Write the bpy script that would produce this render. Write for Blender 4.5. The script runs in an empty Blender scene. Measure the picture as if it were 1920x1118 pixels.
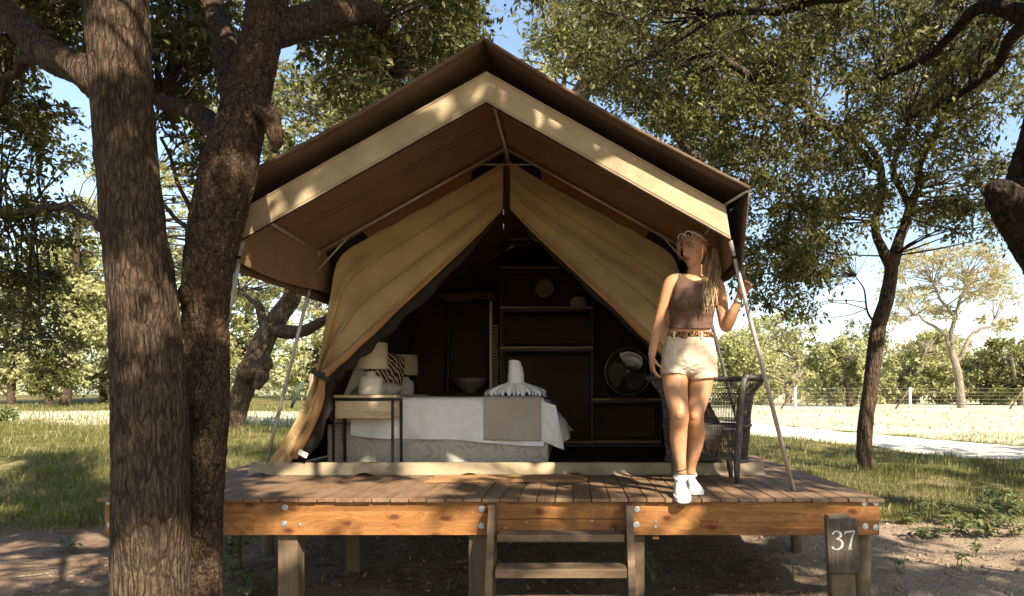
import bpy, bmesh, math, random
import numpy as np
from mathutils import Vector, Matrix, noise as mnoise

random.seed(11)
rng = np.random.default_rng(11)
S = bpy.context.scene
C = bpy.context.collection
R = math.radians

# ------------------------------------------------------------------ camera
cam_d = bpy.data.cameras.new('camera')
cam = bpy.data.objects.new('camera', cam_d)
C.objects.link(cam)
cam.location = (0, 0, 1.5)
cam.rotation_euler = (R(90), 0, 0)
cam_d.sensor_width = 36
cam_d.lens = 24.375
cam_d.shift_x = -0.0589
cam_d.shift_y = 0.0943
cam_d.clip_end = 2000
S.camera = cam

# ------------------------------------------------------------------ sky, sun, exposure
TO_SUN = Vector((0.50, -0.80, 0.76)).normalized()
w = bpy.data.worlds.new('World')
S.world = w
w.use_nodes = True
bg = w.node_tree.nodes['Background']
sky = w.node_tree.nodes.new('ShaderNodeTexSky')
sky.sky_type = 'NISHITA'
sky.sun_disc = False
sky.sun_elevation = math.asin(TO_SUN.z)
sky.sun_rotation = math.atan2(TO_SUN.x, TO_SUN.y)
sky.air_density = 1.15
sky.dust_density = 1.0
sky.ozone_density = 0.5
w.node_tree.links.new(sky.outputs[0], bg.inputs[0])
bg.inputs[1].default_value = 0.105
sun_d = bpy.data.lights.new('sun', 'SUN')
sun = bpy.data.objects.new('sun', sun_d)
C.objects.link(sun)
sun_d.energy = 5.0
sun_d.angle = R(0.55)
sun_d.color = (1.0, 0.885, 0.71)
sun.rotation_euler = TO_SUN.to_track_quat('Z', 'Y').to_euler()
sun.location = (10, -10, 20)

S.view_settings.view_transform = 'Standard'
S.view_settings.look = 'None'
S.view_settings.exposure = 1.42
S.view_settings.gamma = 1
S.view_settings.use_curve_mapping = False
S.render.engine = 'CYCLES'
S.cycles.use_denoising = True
S.cycles.use_adaptive_sampling = True
S.cycles.adaptive_threshold = 0.025
S.cycles.max_bounces = 8
S.cycles.diffuse_bounces = 4
S.cycles.transmission_bounces = 4
S.cycles.transparent_max_bounces = 6
S.cycles.sample_clamp_indirect = 6
S.cycles.caustics_reflective = False
S.cycles.caustics_refractive = False

F = 1300.0


def P(px, py, Y):
    """a point seen at photo pixel (px, py), Y metres in front of the camera"""
    return Vector(((px - 1073) / F * Y, Y, 1.5 - (py - 740) / F * Y))


def ss(a, b, x):
    t = np.clip((np.asarray(x, float) - a) / (b - a), 0, 1)
    return t * t * (3 - 2 * t)


# ------------------------------------------------------------------ numpy noise
def _hash(i, j, k):
    h = (i * 374761393 + j * 668265263 + k * 2147483647 + 1274126177) & 0xFFFFFFFF
    h = ((h ^ (h >> 13)) * 1274126177) & 0xFFFFFFFF
    h = ((h ^ (h >> 16)) * 2246822519) & 0xFFFFFFFF
    return ((h ^ (h >> 15)) & 0xFFFFFF) / float(0xFFFFFF)


def vnoise(p):
    p = np.asarray(p, float)
    i = np.floor(p).astype(np.int64)
    f = p - i
    u = f * f * (3 - 2 * f)
    out = 0
    for dx in (0, 1):
        wx = u[:, 0] if dx else 1 - u[:, 0]
        for dy in (0, 1):
            wy = u[:, 1] if dy else 1 - u[:, 1]
            for dz in (0, 1):
                wz = u[:, 2] if dz else 1 - u[:, 2]
                out = out + wx * wy * wz * _hash(i[:, 0] + dx, i[:, 1] + dy, i[:, 2] + dz)
    return out


def fbm(p, o=4):
    p = np.asarray(p, float)
    a, s, t = 0.5, 0, 0
    for k in range(o):
        s = s + a * vnoise(p * 2 ** k + 17.3 * k)
        t += a
        a *= 0.5
    return s / t


def fbm1(x, y, z, o=3):
    v = Vector((x, y, z))
    a, s, t = .5, 0, 0
    for k in range(o):
        s += a * mnoise.noise(v * 2 ** k)
        t += a
        a *= .5
    return .5 + .5 * s / t


# ------------------------------------------------------------------ mesh builder
class MB:
    def __init__(s):
        s.v = []
        s.f = []

    def add(s, verts, faces):
        o = len(s.v)
        s.v.extend([tuple(v) for v in verts])
        s.f.extend([tuple(i + o for i in f) for f in faces])
        return s

    def bm(s, bm):
        bm.verts.ensure_lookup_table()
        bm.verts.index_update()
        s.add([v.co[:] for v in bm.verts], [[v.index for v in f.verts] for f in bm.faces])
        bm.free()
        return s

    def cbox(s, a, b, c=0.004, m=None, seg=1):
        a, b = Vector(a), Vector(b)
        bm = bmesh.new()
        bmesh.ops.create_cube(bm, size=1)
        for v in bm.verts:
            v.co = Vector(((a[i] + b[i]) / 2 + v.co[i] * (b[i] - a[i]) for i in range(3)))
        if c:
            bmesh.ops.bevel(bm, geom=bm.edges[:], offset=c, segments=seg, affect='EDGES', profile=0.5)
        if m is not None:
            bm.transform(m)
        return s.bm(bm)

    def tube(s, pts, rad, n=8, cap=True, up=None):
        pts = [Vector(p) for p in pts]
        k = len(pts)
        if not hasattr(rad, '__len__'):
            rad = [rad] * k
        o = len(s.v)
        t0 = (pts[1] - pts[0]).normalized()
        ref = Vector(up) if up is not None else (Vector((0, 0, 1)) if abs(t0.z) < .9 else Vector((1, 0, 0)))
        u = (ref - t0 * ref.dot(t0)).normalized()
        for i, p in enumerate(pts):
            t = (pts[min(i + 1, k - 1)] - pts[max(i - 1, 0)])
            t = t.normalized() if t.length > 1e-9 else t0
            u = u - t * u.dot(t)
            u = u.normalized() if u.length > 1e-6 else t.orthogonal().normalized()
            v = t.cross(u)
            r = rad[i]
            ru, rv = (r if hasattr(r, '__len__') else (r, r))
            for j in range(n):
                a = 2 * math.pi * j / n
                s.v.append(tuple(p + u * (math.cos(a) * ru) + v * (math.sin(a) * rv)))
        for i in range(k - 1):
            for j in range(n):
                a, b = o + i * n + j, o + i * n + (j + 1) % n
                s.f.append((a, b, b + n, a + n))
        if cap:
            s.f.append(tuple(o + j for j in range(n - 1, -1, -1)))
            s.f.append(tuple(o + (k - 1) * n + j for j in range(n)))
        return s

    def rings(s, rings, cap=True, closed=True):
        o = len(s.v)
        n = len(rings[0])
        for r in rings:
            s.v.extend([tuple(p) for p in r])
        for i in range(len(rings) - 1):
            for j in range(n if closed else n - 1):
                a, b = o + i * n + j, o + i * n + (j + 1) % n
                s.f.append((a, b, b + n, a + n))
        if cap and closed:
            s.f.append(tuple(o + j for j in range(n - 1, -1, -1)))
            s.f.append(tuple(o + (len(rings) - 1) * n + j for j in range(n)))
        return s

    def lathe(s, prof, c=(0, 0, 0), n=24):
        c = Vector(c)
        return s.rings([[c + Vector((r * math.cos(2 * math.pi * j / n), r * math.sin(2 * math.pi * j / n), z)) for j in range(n)] for r, z in prof])

    def ell(s, c, r, n=16, k=10, m=None):
        c = Vector(c)
        rs = []
        for i in range(k + 1):
            a = -math.pi / 2 + math.pi * (i + .001) / (k + .002)
            rs.append([Vector((r[0] * math.cos(a) * math.cos(2 * math.pi * j / n), r[1] * math.cos(a) * math.sin(2 * math.pi * j / n), r[2] * math.sin(a))) for j in range(n)])
        rs = [[c + (m @ p if m is not None else p) for p in q] for q in rs]
        return s.rings(rs)

    def grid(s, pts, flip=False):
        """pts: array (a, b, 3)"""
        a, b = len(pts), len(pts[0])
        o = len(s.v)
        for r in pts:
            s.v.extend([tuple(p) for p in r])
        for i in range(a - 1):
            for j in range(b - 1):
                q = (o + i * b + j, o + i * b + j + 1, o + (i + 1) * b + j + 1, o + (i + 1) * b + j)
                s.f.append(q[::-1] if flip else q)
        return s

    def mesh(s, name, smooth=False):
        me = bpy.data.meshes.new(name)
        me.from_pydata(s.v, [], s.f)
        me.update()
        if smooth:
            me.polygons.foreach_set('use_smooth', [True] * len(me.polygons))
        return me

    def build(s, name, mat, parent=None, smooth=False, **k):
        return link(name, s.mesh(name, smooth), mat, parent, **k)


def link(name, me, mat, parent=None, **props):
    o = bpy.data.objects.new(name, me)
    if mat is not None and len(me.materials) == 0:
        me.materials.append(mat)
    C.objects.link(o)
    if parent is not None:
        o.parent = parent
        o.matrix_parent_inverse = Matrix.Translation(-root_loc(parent))
    for a, b in props.items():
        o[a] = b
    return o


def root_loc(o):
    return Vector(o.location) if o.type == 'EMPTY' else Vector((0, 0, 0))


def thing(name, label, cat, loc=(0, 0, 0), group=None):
    o = bpy.data.objects.new(name, None)
    o.empty_display_size = .1
    C.objects.link(o)
    o.location = loc
    o['label'] = label
    o['category'] = cat
    if group:
        o['group'] = group
    return o


def fast_mesh(name, v, faces, mat, smooth=False):
    """v (N,3), faces (M,k) numpy"""
    me = bpy.data.meshes.new(name)
    v = np.ascontiguousarray(v, np.float32)
    faces = np.ascontiguousarray(faces, np.int32)
    m, k = faces.shape
    me.vertices.add(len(v))
    me.vertices.foreach_set('co', v.ravel())
    me.loops.add(m * k)
    me.loops.foreach_set('vertex_index', faces.ravel())
    me.polygons.add(m)
    me.polygons.foreach_set('loop_start', np.arange(0, m * k, k, dtype=np.int32))
    if smooth:
        me.polygons.foreach_set('use_smooth', np.ones(m, bool))
    me.update(calc_edges=True)
    me.materials.append(mat)
    return me


def spline(pts, n):
    """Catmull-Rom through rows of pts (any width), n samples"""
    p = np.array(pts, float)
    if len(p) == 2:
        p = np.array([p[0], (p[0] + p[1]) / 2, p[1]])
    q = np.vstack([2 * p[0] - p[1], p, 2 * p[-1] - p[-2]])
    t = np.linspace(0, len(p) - 1 - 1e-6, n)
    i = t.astype(int)
    u = (t - i)[:, None]
    a, b, c, d = q[i], q[i + 1], q[i + 2], q[i + 3]
    return .5 * (2 * b + (c - a) * u + (2 * a - 5 * b + 4 * c - d) * u ** 2 + (3 * b - a - 3 * c + d) * u ** 3)


def remeshed(mb, voxel, smooth=4, fac=.5):
    o = bpy.data.objects.new('tmp', mb.mesh('tmp'))
    C.objects.link(o)
    m = o.modifiers.new('r', 'REMESH')
    m.mode = 'VOXEL'
    m.voxel_size = voxel
    if smooth:
        q = o.modifiers.new('s', 'SMOOTH')
        q.factor = fac
        q.iterations = smooth
    dg = bpy.context.evaluated_depsgraph_get()
    me = bpy.data.meshes.new_from_object(o.evaluated_get(dg))
    old = o.data
    bpy.data.objects.remove(o)
    bpy.data.meshes.remove(old)
    me.polygons.foreach_set('use_smooth', [True] * len(me.polygons))
    return me
# ------------------------------------------------------------------ materials
def nd(nt, typ, ins=None, **props):
    n = nt.nodes.new('ShaderNode' + typ)
    for k, v in props.items():
        setattr(n, k, v)
    for k, v in (ins or {}).items():
        s = n.inputs[k]
        if isinstance(v, bpy.types.NodeSocket):
            nt.links.new(v, s)
        else:
            s.default_value = v
    return n


def col(c):
    return (c[0], c[1], c[2], 1)


def mixc(nt, fac, a, b, blend='MIX'):
    n = nd(nt, 'Mix', data_type='RGBA', blend_type=blend)
    for i, v in ((0, fac), (6, a), (7, b)):
        if isinstance(v, bpy.types.NodeSocket):
            nt.links.new(v, n.inputs[i])
        else:
            n.inputs[i].default_value = col(v) if i else v
    return n.outputs[2]


def ramp(nt, fac, stops, interp='LINEAR'):
    n = nd(nt, 'ValToRGB', {0: fac})
    n.color_ramp.interpolation = interp
    e = n.color_ramp.elements
    while len(e) < len(stops):
        e.new(.5)
    for i, (p, c) in enumerate(stops):
        e[i].position = p
        e[i].color = col(c) if hasattr(c, '__len__') else (c, c, c, 1)
    return n.outputs[0]


def mth(nt, op, a, b=0.0, c=0.0):
    return nd(nt, 'Math', {0: a, 1: b, 2: c}, operation=op).outputs[0]


def vmul(nt, v, s, off=None):
    o = nd(nt, 'VectorMath', {0: v, 1: s}, operation='MULTIPLY').outputs[0]
    if off is not None:
        o = nd(nt, 'VectorMath', {0: o, 1: off}, operation='ADD').outputs[0]
    return o


def noise(nt, vec, scale, detail=4, rough=.55, dist=0.0):
    return nd(nt, 'TexNoise', {'Vector': vec, 'Scale': scale, 'Detail': detail, 'Roughness': rough, 'Distortion': dist}).outputs[0]


def bump(nt, h, strength=.5, dist=.01, normal=None):
    i = {'Height': h, 'Strength': strength, 'Distance': dist}
    if normal is not None:
        i['Normal'] = normal
    return nd(nt, 'Bump', i).outputs[0]


def newmat(name, rough=.8, spec=.3):
    m = bpy.data.materials.new(name)
    m.use_nodes = True
    nt = m.node_tree
    b = nt.nodes['Principled BSDF']
    b.inputs['Roughness'].default_value = rough
    b.inputs['Specular IOR Level'].default_value = spec
    pos = nd(nt, 'NewGeometry').outputs['Position']
    return m, nt, b, pos


def setc(nt, b, c, n=None):
    nt.links.new(c, b.inputs['Base Color'])
    if n is not None:
        nt.links.new(n, b.inputs['Normal'])


M = {}


def plain(name, c, rough=.6, spec=.3, metal=0, var=.12, scale=30, bmp=.1):
    m, nt, b, pos = newmat(name, rough, spec)
    b.inputs['Metallic'].default_value = metal
    n = noise(nt, pos, scale, 5)
    lo = [max(0, x * (1 - var * 1.6)) for x in c]
    hi = [min(1, x * (1 + var * 1.2)) for x in c]
    setc(nt, b, ramp(nt, n, [(.3, lo), (.7, hi)]), bump(nt, n, bmp, .004))
    M[name] = m
    return m


def wood(name, lo, hi, axis, dark=(.05, .03, .02), knots=True, weather=None, rough=.75, gs=28, lines=.5):
    m, nt, b, pos = newmat(name, rough, .25)
    oi = nd(nt, 'ObjectInfo').outputs['Random']
    off = nd(nt, 'CombineXYZ', {0: mth(nt, 'MULTIPLY', oi, 37.0), 1: mth(nt, 'MULTIPLY', oi, 17.0), 2: mth(nt, 'MULTIPLY', oi, 23.0)}).outputs[0]
    p = nd(nt, 'VectorMath', {0: pos, 1: off}, operation='ADD').outputs[0]
    st = [gs, gs, gs]
    st[axis] = 1.3
    kv = [5.5, 5.5, 5.5]
    kv[axis] = 2.6
    warp = noise(nt, vmul(nt, p, [1.2 if i == axis else 3 for i in range(3)]), 1.5, 2)
    if knots:
        sx_ = nd(nt, 'SeparateXYZ', {0: p})
        v2 = nd(nt, 'CombineXYZ', {0: mth(nt, 'MULTIPLY', sx_.outputs[axis], 3.4), 1: mth(nt, 'MULTIPLY', sx_.outputs[2 if axis != 2 else 0], 6.5)}).outputs[0]
        v2 = nd(nt, 'VectorMath', {0: v2, 1: vmul(nt, nd(nt, 'TexNoise', {'Vector': p, 'Scale': 14.0}).outputs['Color'], (.12, .12, 0))}, operation='ADD').outputs[0]
        vo = nd(nt, 'TexVoronoi', {'Vector': v2, 'Scale': 1.0, 'Randomness': 1.0}, voronoi_dimensions='2D')
        d = vo.outputs['Distance']
        sel = mth(nt, 'GREATER_THAN', nd(nt, 'SeparateColor', {0: vo.outputs['Color']}).outputs[0], .35)
        near = mth(nt, 'MULTIPLY', ramp(nt, d, [(0, 1), (.30, 0)]), sel)
        core = mth(nt, 'MULTIPLY', ramp(nt, d, [(.06, .9), (.10, .45), (.16, 0)]), sel)
    else:
        near = None
    pw = nd(nt, 'VectorMath', {0: vmul(nt, p, st), 1: nd(nt, 'CombineXYZ', {0: mth(nt, 'MULTIPLY', warp, 9.0), 1: mth(nt, 'MULTIPLY', warp, 9.0), 2: mth(nt, 'MULTIPLY', warp, 9.0)}).outputs[0]}, operation='ADD').outputs[0]
    if near is not None:
        pw = nd(nt, 'VectorMath', {0: pw, 1: nd(nt, 'CombineXYZ', {0: mth(nt, 'MULTIPLY', near, 3.0), 2: mth(nt, 'MULTIPLY', near, 3.0)}).outputs[0]}, operation='ADD').outputs[0]
    g = noise(nt, pw, 1.0, 5, .65)
    big = noise(nt, p, 2.3, 3)
    c = ramp(nt, g, [(.28, lo), (.5, [(x + y) / 2 for x, y in zip(lo, hi)]), (.72, hi)])
    lin = ramp(nt, g, [(.44, 0), (.475, 1), (.51, 0)])
    c = mixc(nt, mth(nt, 'MULTIPLY', lin, lines), c, dark)
    c = mixc(nt, mth(nt, 'MULTIPLY', big, .45), c, [x * .55 for x in lo])
    if near is not None:
        c = mixc(nt, mth(nt, 'MULTIPLY', near, .35), c, [lo[0] * .8, lo[1] * .5, lo[2] * .4])
        c = mixc(nt, core, c, dark)
    if weather is not None:
        wn = noise(nt, p, 5.0, 6, .7)
        c = mixc(nt, ramp(nt, wn, [(.35, 0), (.65, .8)]), c, weather)
    st2 = [x * .35 for x in st]
    blot = noise(nt, vmul(nt, p, st2), 1.0, 6, .75)
    c = mixc(nt, ramp(nt, blot, [(.52, 0), (.66, .55)]), c, [x * .42 for x in lo])
    c = mixc(nt, mth(nt, 'MULTIPLY', oi, .35), c, [x * .6 for x in lo])
    setc(nt, b, c, bump(nt, g, .35, .004))
    M[name] = m
    return m


wood('deck_wood', (.165, .085, .04), (.29, .165, .085), 1, (.04, .021, .012), knots=False, weather=(.26, .182, .12), gs=34)
wood('beam_wood', (.27, .112, .032), (.45, .215, .07), 0, (.075, .026, .012), lines=.5, gs=30, weather=None)
wood('post_wood', (.11, .073, .042), (.22, .15, .088), 2, (.04, .027, .018), knots=False, weather=(.17, .125, .08), gs=30)
wood('step_wood', (.15, .095, .05), (.27, .18, .10), 0, (.05, .03, .018), knots=True, weather=(.17, .12, .08), gs=30)
wood('sign_wood', (.08, .062, .045), (.17, .13, .09), 2, (.03, .022, .016), knots=False, gs=60, lines=.8)
wood('pine', (.60, .46, .29), (.74, .60, .42), 0, (.42, .26, .13), lines=.3, gs=16)
wood('shelf_wood', (.42, .27, .14), (.56, .38, .2), 0, (.2, .1, .05), knots=False)


def canvas(name, c, stain=.25, rough=.9, wv=900, trans=0.0):
    m, nt, b, pos = newmat(name, rough, .15)
    n1 = noise(nt, pos, 3.0, 5, .6)
    n2 = noise(nt, vmul(nt, pos, (7, 7, 2)), 1.0, 4)
    n3 = noise(nt, pos, 260, 2)
    k = ramp(nt, n1, [(.3, [x * (1 - stain) for x in c]), (.7, [min(1, x * (1 + stain * .5)) for x in c])])
    k = mixc(nt, mth(nt, 'MULTIPLY', n2, stain * .8), k, [x * .6 for x in c])
    k = mixc(nt, mth(nt, 'MULTIPLY', n3, .25), k, [x * .55 for x in c])
    wa = nd(nt, 'TexWave', {'Vector': pos, 'Scale': wv / 6.0, 'Distortion': 1.5}, bands_direction='DIAGONAL').outputs[1]
    h = mth(nt, 'ADD', mth(nt, 'MULTIPLY', n3, .6), mth(nt, 'MULTIPLY', wa, .2))
    n5 = noise(nt, vmul(nt, pos, (5, 5, 9)), 1.0, 4, .6, 1.2)
    nrm = bump(nt, n5, .45, .03, bump(nt, n2, .3, .02, bump(nt, h, .25, .002)))
    setc(nt, b, k, nrm)
    if trans:
        t = nd(nt, 'BsdfTranslucent', {'Color': k})
        mx = nd(nt, 'MixShader', {0: trans, 1: b.outputs[0], 2: t.outputs[0]})
        nt.links.new(mx.outputs[0], nt.nodes['Material Output'].inputs[0])
    M[name] = m
    return m


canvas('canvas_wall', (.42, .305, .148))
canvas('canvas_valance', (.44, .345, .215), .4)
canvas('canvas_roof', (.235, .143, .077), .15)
canvas('canvas_brown', (.17, .075, .038), .2)
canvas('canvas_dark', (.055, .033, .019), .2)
canvas('canvas_trim', (.34, .19, .08), .25)
canvas('fly_net', (.15, .10, .065), .35, wv=500)
canvas('panel_brown', (.09, .055, .033), .2)
canvas('net_black', (.028, .022, .018), .3)
canvas('sill_canvas', (.38, .30, .19), .5)
canvas('tie_strap', (.05, .045, .04), .1)
plain('pole_metal', (.42, .38, .33), .45, .5, .35, .15, 14)
plain('dark_metal', (.02, .018, .016), .45, .5, .6)
plain('bolt_metal', (.55, .57, .58), .4, .5, .8, .3, 60)
plain('chrome', (.17, .155, .135), .3, .6, .6)
plain('bedsheet', (.78, .77, .74), .9, .1, 0, .05, 12, .3)
plain('pillowcase', (.60, .55, .47), .9, .1, 0, .08, 14, .4)
plain('towel', (.80, .79, .76), .95, .1, 0, .06, 160, .6)
canvas('runner_cloth', (.44, .37, .30), .12)
plain('lamp_ceramic', (.62, .57, .48), .6, .4, 0, .06, 40)
canvas('lamp_shade_cloth', (.66, .55, .38), .08, trans=.25)
plain('bowl_ceramic', (.16, .13, .11), .35, .5)
plain('doormat_coir', (.34, .19, .085), .95, .1, 0, .35, 260, 1.0)
plain('red_ink', (.24, .035, .012), .8, .1, 0, .3, 300)
plain('white_paint', (.58, .56, .51), .7, .3, 0, .3, 160)
plain('green_metal', (.03, .06, .04), .6)
plain('tag_white', (.7, .68, .64), .7)
plain('skin', (.46, .23, .115), .52, .35, 0, .09, 26, .1)
plain('eye_white', (.65, .6, .55), .3)
plain('eye_dark', (.03, .018, .012), .3)
plain('lip', (.36, .085, .06), .4)
plain('brow', (.075, .04, .02), .8)
plain('top_fabric', (.13, .077, .056), .95, .05, 0, .12, 60, .3)
plain('shorts_fabric', (.60, .49, .36), .9, .1, 0, .1, 22, .5)
plain('shoe', (.60, .60, .56), .6, .3, 0, .06, 60)
plain('shoe_sole', (.66, .66, .62), .7)
plain('sunglass_frame', (.75, .72, .64), .4)
plain('lens_dark', (.015, .012, .012), .15, .6)
plain('watch_metal', (.6, .58, .54), .3, .5, .9)
plain('bird_feather', (.008, .008, .01), .6)
plain('rope', (.05, .04, .035), .9)


def rattan():
    m, nt, b, pos = newmat('rattan', .55, .4)
    ri = nd(nt, 'NewGeometry').outputs['Random Per Island']
    n = noise(nt, vmul(nt, pos, (60, 60, 14)), 1.0, 4)
    c = ramp(nt, n, [(.3, (.03, .025, .021)), (.55, (.09, .075, .063)), (.75, (.28, .24, .20))])
    c = mixc(nt, mth(nt, 'MULTIPLY', ri, .5), c, (.03, .024, .02))
    setc(nt, b, c, bump(nt, n, .4, .003))
    M['rattan'] = m


rattan()


def hairmat():
    m, nt, b, pos = newmat('hair', .45, .4)
    ri = nd(nt, 'NewGeometry').outputs['Random Per Island']
    n = noise(nt, pos, 40, 2)
    f = mth(nt, 'ADD', mth(nt, 'MULTIPLY', ri, .8), mth(nt, 'MULTIPLY', n, .25))
    setc(nt, b, ramp(nt, f, [(.05, (.15, .085, .04)), (.4, (.33, .2, .095)), (.7, (.52, .35, .18)), (1, (.68, .52, .32))]))
    M['hair'] = m


hairmat()


def patterned(name, kind):
    m, nt, b, pos = newmat(name, .9, .1)
    if kind == 'zebra':
        v = nd(nt, 'TexWave', {'Vector': pos, 'Scale': 7.5, 'Distortion': 6.0, 'Detail': 2.0, 'Detail Scale': 1.2}, bands_direction='DIAGONAL').outputs[1]
        setc(nt, b, ramp(nt, v, [(.60, (.07, .016, .009)), (.68, (.55, .45, .36))]))
    elif kind == 'leopard':
        d = nd(nt, 'TexVoronoi', {'Vector': pos, 'Scale': 75.0}).outputs['Distance']
        n = noise(nt, pos, 120, 2)
        d2 = mth(nt, 'ADD', d, mth(nt, 'MULTIPLY', n, .35))
        setc(nt, b, ramp(nt, d2, [(.60, (.03, .012, .006)), (.70, (.05, .02, .01)), (.76, (.34, .19, .09))]))
    elif kind == 'damask':
        p2 = vmul(nt, pos, (5.2, 0, 5.2))
        vo = nd(nt, 'TexVoronoi', {'Vector': p2, 'Scale': 1.0, 'Randomness': .55})
        loc = nd(nt, 'VectorMath', {0: p2, 1: vo.outputs['Position']}, operation='SUBTRACT').outputs[0]
        sx = nd(nt, 'SeparateXYZ', {0: loc})
        ang = mth(nt, 'ARCTAN2', sx.outputs[2], sx.outputs[0])
        r = nd(nt, 'VectorMath', {0: loc}, operation='LENGTH').outputs['Value']
        sp = mth(nt, 'SINE', mth(nt, 'ADD', mth(nt, 'MULTIPLY', r, 26.0), ang))
        n = noise(nt, pos, 90, 3)
        base = mixc(nt, n, (.40, .36, .30), (.50, .45, .38))
        f = mth(nt, 'MULTIPLY', ramp(nt, sp, [(.25, 0), (.6, 1)]), ramp(nt, noise(nt, pos, 7.0, 2), [(.40, .1), (.55, 1)]))
        setc(nt, b, mixc(nt, mth(nt, 'MULTIPLY', f, .5), base, (.27, .23, .19)))
    elif kind == 'chevron':
        sx = nd(nt, 'SeparateXYZ', {0: pos})
        # concentric diamonds about the disc's own centre
        dx = mth(nt, 'ABSOLUTE', mth(nt, 'SUBTRACT', sx.outputs[0], DISC[0]))
        dz = mth(nt, 'ABSOLUTE', mth(nt, 'SUBTRACT', sx.outputs[2], DISC[2]))
        q = mth(nt, 'SINE', mth(nt, 'MULTIPLY', mth(nt, 'SUBTRACT', mth(nt, 'MULTIPLY', dx, 1.0), mth(nt, 'MULTIPLY', dz, 1.0)), 215.0))
        setc(nt, b, ramp(nt, q, [(.45, (.05, .035, .025)), (.55, (.62, .56, .48))]))
    M[name] = m


DISC = P(1021, 541, 8.30)
patterned('zebra_cloth', 'zebra')
patterned('leopard_leather', 'leopard')
patterned('damask_cloth', 'damask')
patterned('chevron_weave', 'chevron')


def bark(name, lo, hi, sc=(16, 16, 4), speck=None, bstr=.8, crack=.16, fine=2.6):
    """plates split by dark furrows, flaking on a finer scale"""
    m, nt, b, pos = newmat(name, .95, .12)
    wn = nd(nt, 'TexNoise', {'Vector': pos, 'Scale': 7.0, 'Detail': 4.0}).outputs['Color']
    pw = nd(nt, 'VectorMath', {0: vmul(nt, pos, sc), 1: vmul(nt, wn, (1.6, 1.6, 1.6))}, operation='ADD').outputs[0]
    v1 = nd(nt, 'TexVoronoi', {'Vector': pw, 'Scale': 1.0}, feature='DISTANCE_TO_EDGE').outputs['Distance']
    p2 = nd(nt, 'VectorMath', {0: vmul(nt, pos, [x * fine for x in sc]), 1: vmul(nt, wn, (3, 3, 3))}, operation='ADD').outputs[0]
    v2 = nd(nt, 'TexVoronoi', {'Vector': p2, 'Scale': 1.0}, feature='DISTANCE_TO_EDGE').outputs['Distance']
    n = noise(nt, vmul(nt, pos, [x * 2.5 for x in sc]), 1.0, 7, .72)
    n2 = noise(nt, pos, 2.6, 4)
    c = ramp(nt, n, [(.30, [x * .55 for x in lo]), (.48, lo), (.70, hi)])
    c = mixc(nt, ramp(nt, n2, [(.35, 0), (.7, .6)]), c, [x * .65 for x in lo])
    k2 = mth(nt, 'MULTIPLY', ramp(nt, v2, [(.0, .75), (crack * .8, 0)]), ramp(nt, noise(nt, pos, 13.0, 4, .7), [(.38, .1), (.62, 1)]))
    c = mixc(nt, k2, c, [x * .35 for x in lo])
    k1 = mth(nt, 'MULTIPLY', ramp(nt, v1, [(.0, .9), (crack, 0)]), ramp(nt, noise(nt, pos, 9.0, 4, .7), [(.34, .35), (.56, 1)]))
    c = mixc(nt, k1, c, [x * .2 for x in lo])
    h = mth(nt, 'ADD', mth(nt, 'MULTIPLY', mth(nt, 'MINIMUM', v1, .3), 2.2), mth(nt, 'ADD', mth(nt, 'MULTIPLY', mth(nt, 'MINIMUM', v2, .3), 1.0), mth(nt, 'MULTIPLY', n, .8)))
    if speck:
        v = noise(nt, pos, 62, 6, .8)
        c = mixc(nt, ramp(nt, v, [(.54, 0), (.63, .8)]), c, speck)
        h = mth(nt, 'ADD', h, mth(nt, 'MULTIPLY', v, .8))
    setc(nt, b, c, bump(nt, h, bstr, .022))
    M[name] = m


bark('bark_fibre', (.115, .077, .05), (.27, .195, .135), (36, 36, 5.5), None, 1.0, .2, 2.2)
bark('bark_speckle', (.085, .052, .032), (.19, .125, .08), (22, 22, 9), (.23, .175, .125), 1.0)
bark('bark_grey', (.12, .083, .055), (.28, .205, .14), (24, 24, 4), None, 1.0, .2)
bark('bark_pale', (.30, .25, .19), (.48, .42, .33), (16, 16, 4), None, .3)
bark('bark_dark', (.045, .032, .024), (.11, .08, .056), (14, 14, 7), None, 1.0)


def leaf(name, lo, hi, alt=None, trans=.35, gloss=.45):
    m, nt, b, pos = newmat(name, gloss, .35)
    ri = nd(nt, 'NewGeometry').outputs['Random Per Island']
    big = noise(nt, pos, .9, 3)
    f = mth(nt, 'ADD', mth(nt, 'MULTIPLY', ri, .65), mth(nt, 'MULTIPLY', big, .4))
    c = ramp(nt, f, [(.15, lo), (.85, hi)])
    if alt:
        c = mixc(nt, ramp(nt, ri, [(.86, 0), (.9, 1)], 'CONSTANT'), c, alt)
    nt.links.new(c, b.inputs['Base Color'])
    t = nd(nt, 'BsdfTranslucent', {'Color': mixc(nt, .5, c, (hi[0] * 1.5, hi[1] * 1.5, hi[2] * .8))})
    mx = nd(nt, 'MixShader', {0: trans, 1: b.outputs[0], 2: t.outputs[0]})
    nt.links.new(mx.outputs[0], nt.nodes['Material Output'].inputs[0])
    M[name] = m


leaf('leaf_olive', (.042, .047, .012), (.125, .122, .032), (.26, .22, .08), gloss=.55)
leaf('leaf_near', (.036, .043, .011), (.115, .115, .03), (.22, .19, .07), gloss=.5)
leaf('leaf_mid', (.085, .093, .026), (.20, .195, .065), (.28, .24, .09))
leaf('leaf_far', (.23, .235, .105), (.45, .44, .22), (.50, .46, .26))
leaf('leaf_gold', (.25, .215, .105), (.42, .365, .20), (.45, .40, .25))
leaf('leaf_weed', (.09, .115, .035), (.22, .25, .10), None, .3)
leaf('grass_blade', (.075, .085, .018), (.20, .19, .06), (.38, .32, .15), .3, .6)
leaf('litter_leaf', (.10, .06, .03), (.36, .27, .17), (.5, .42, .3), .1, .8)
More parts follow.
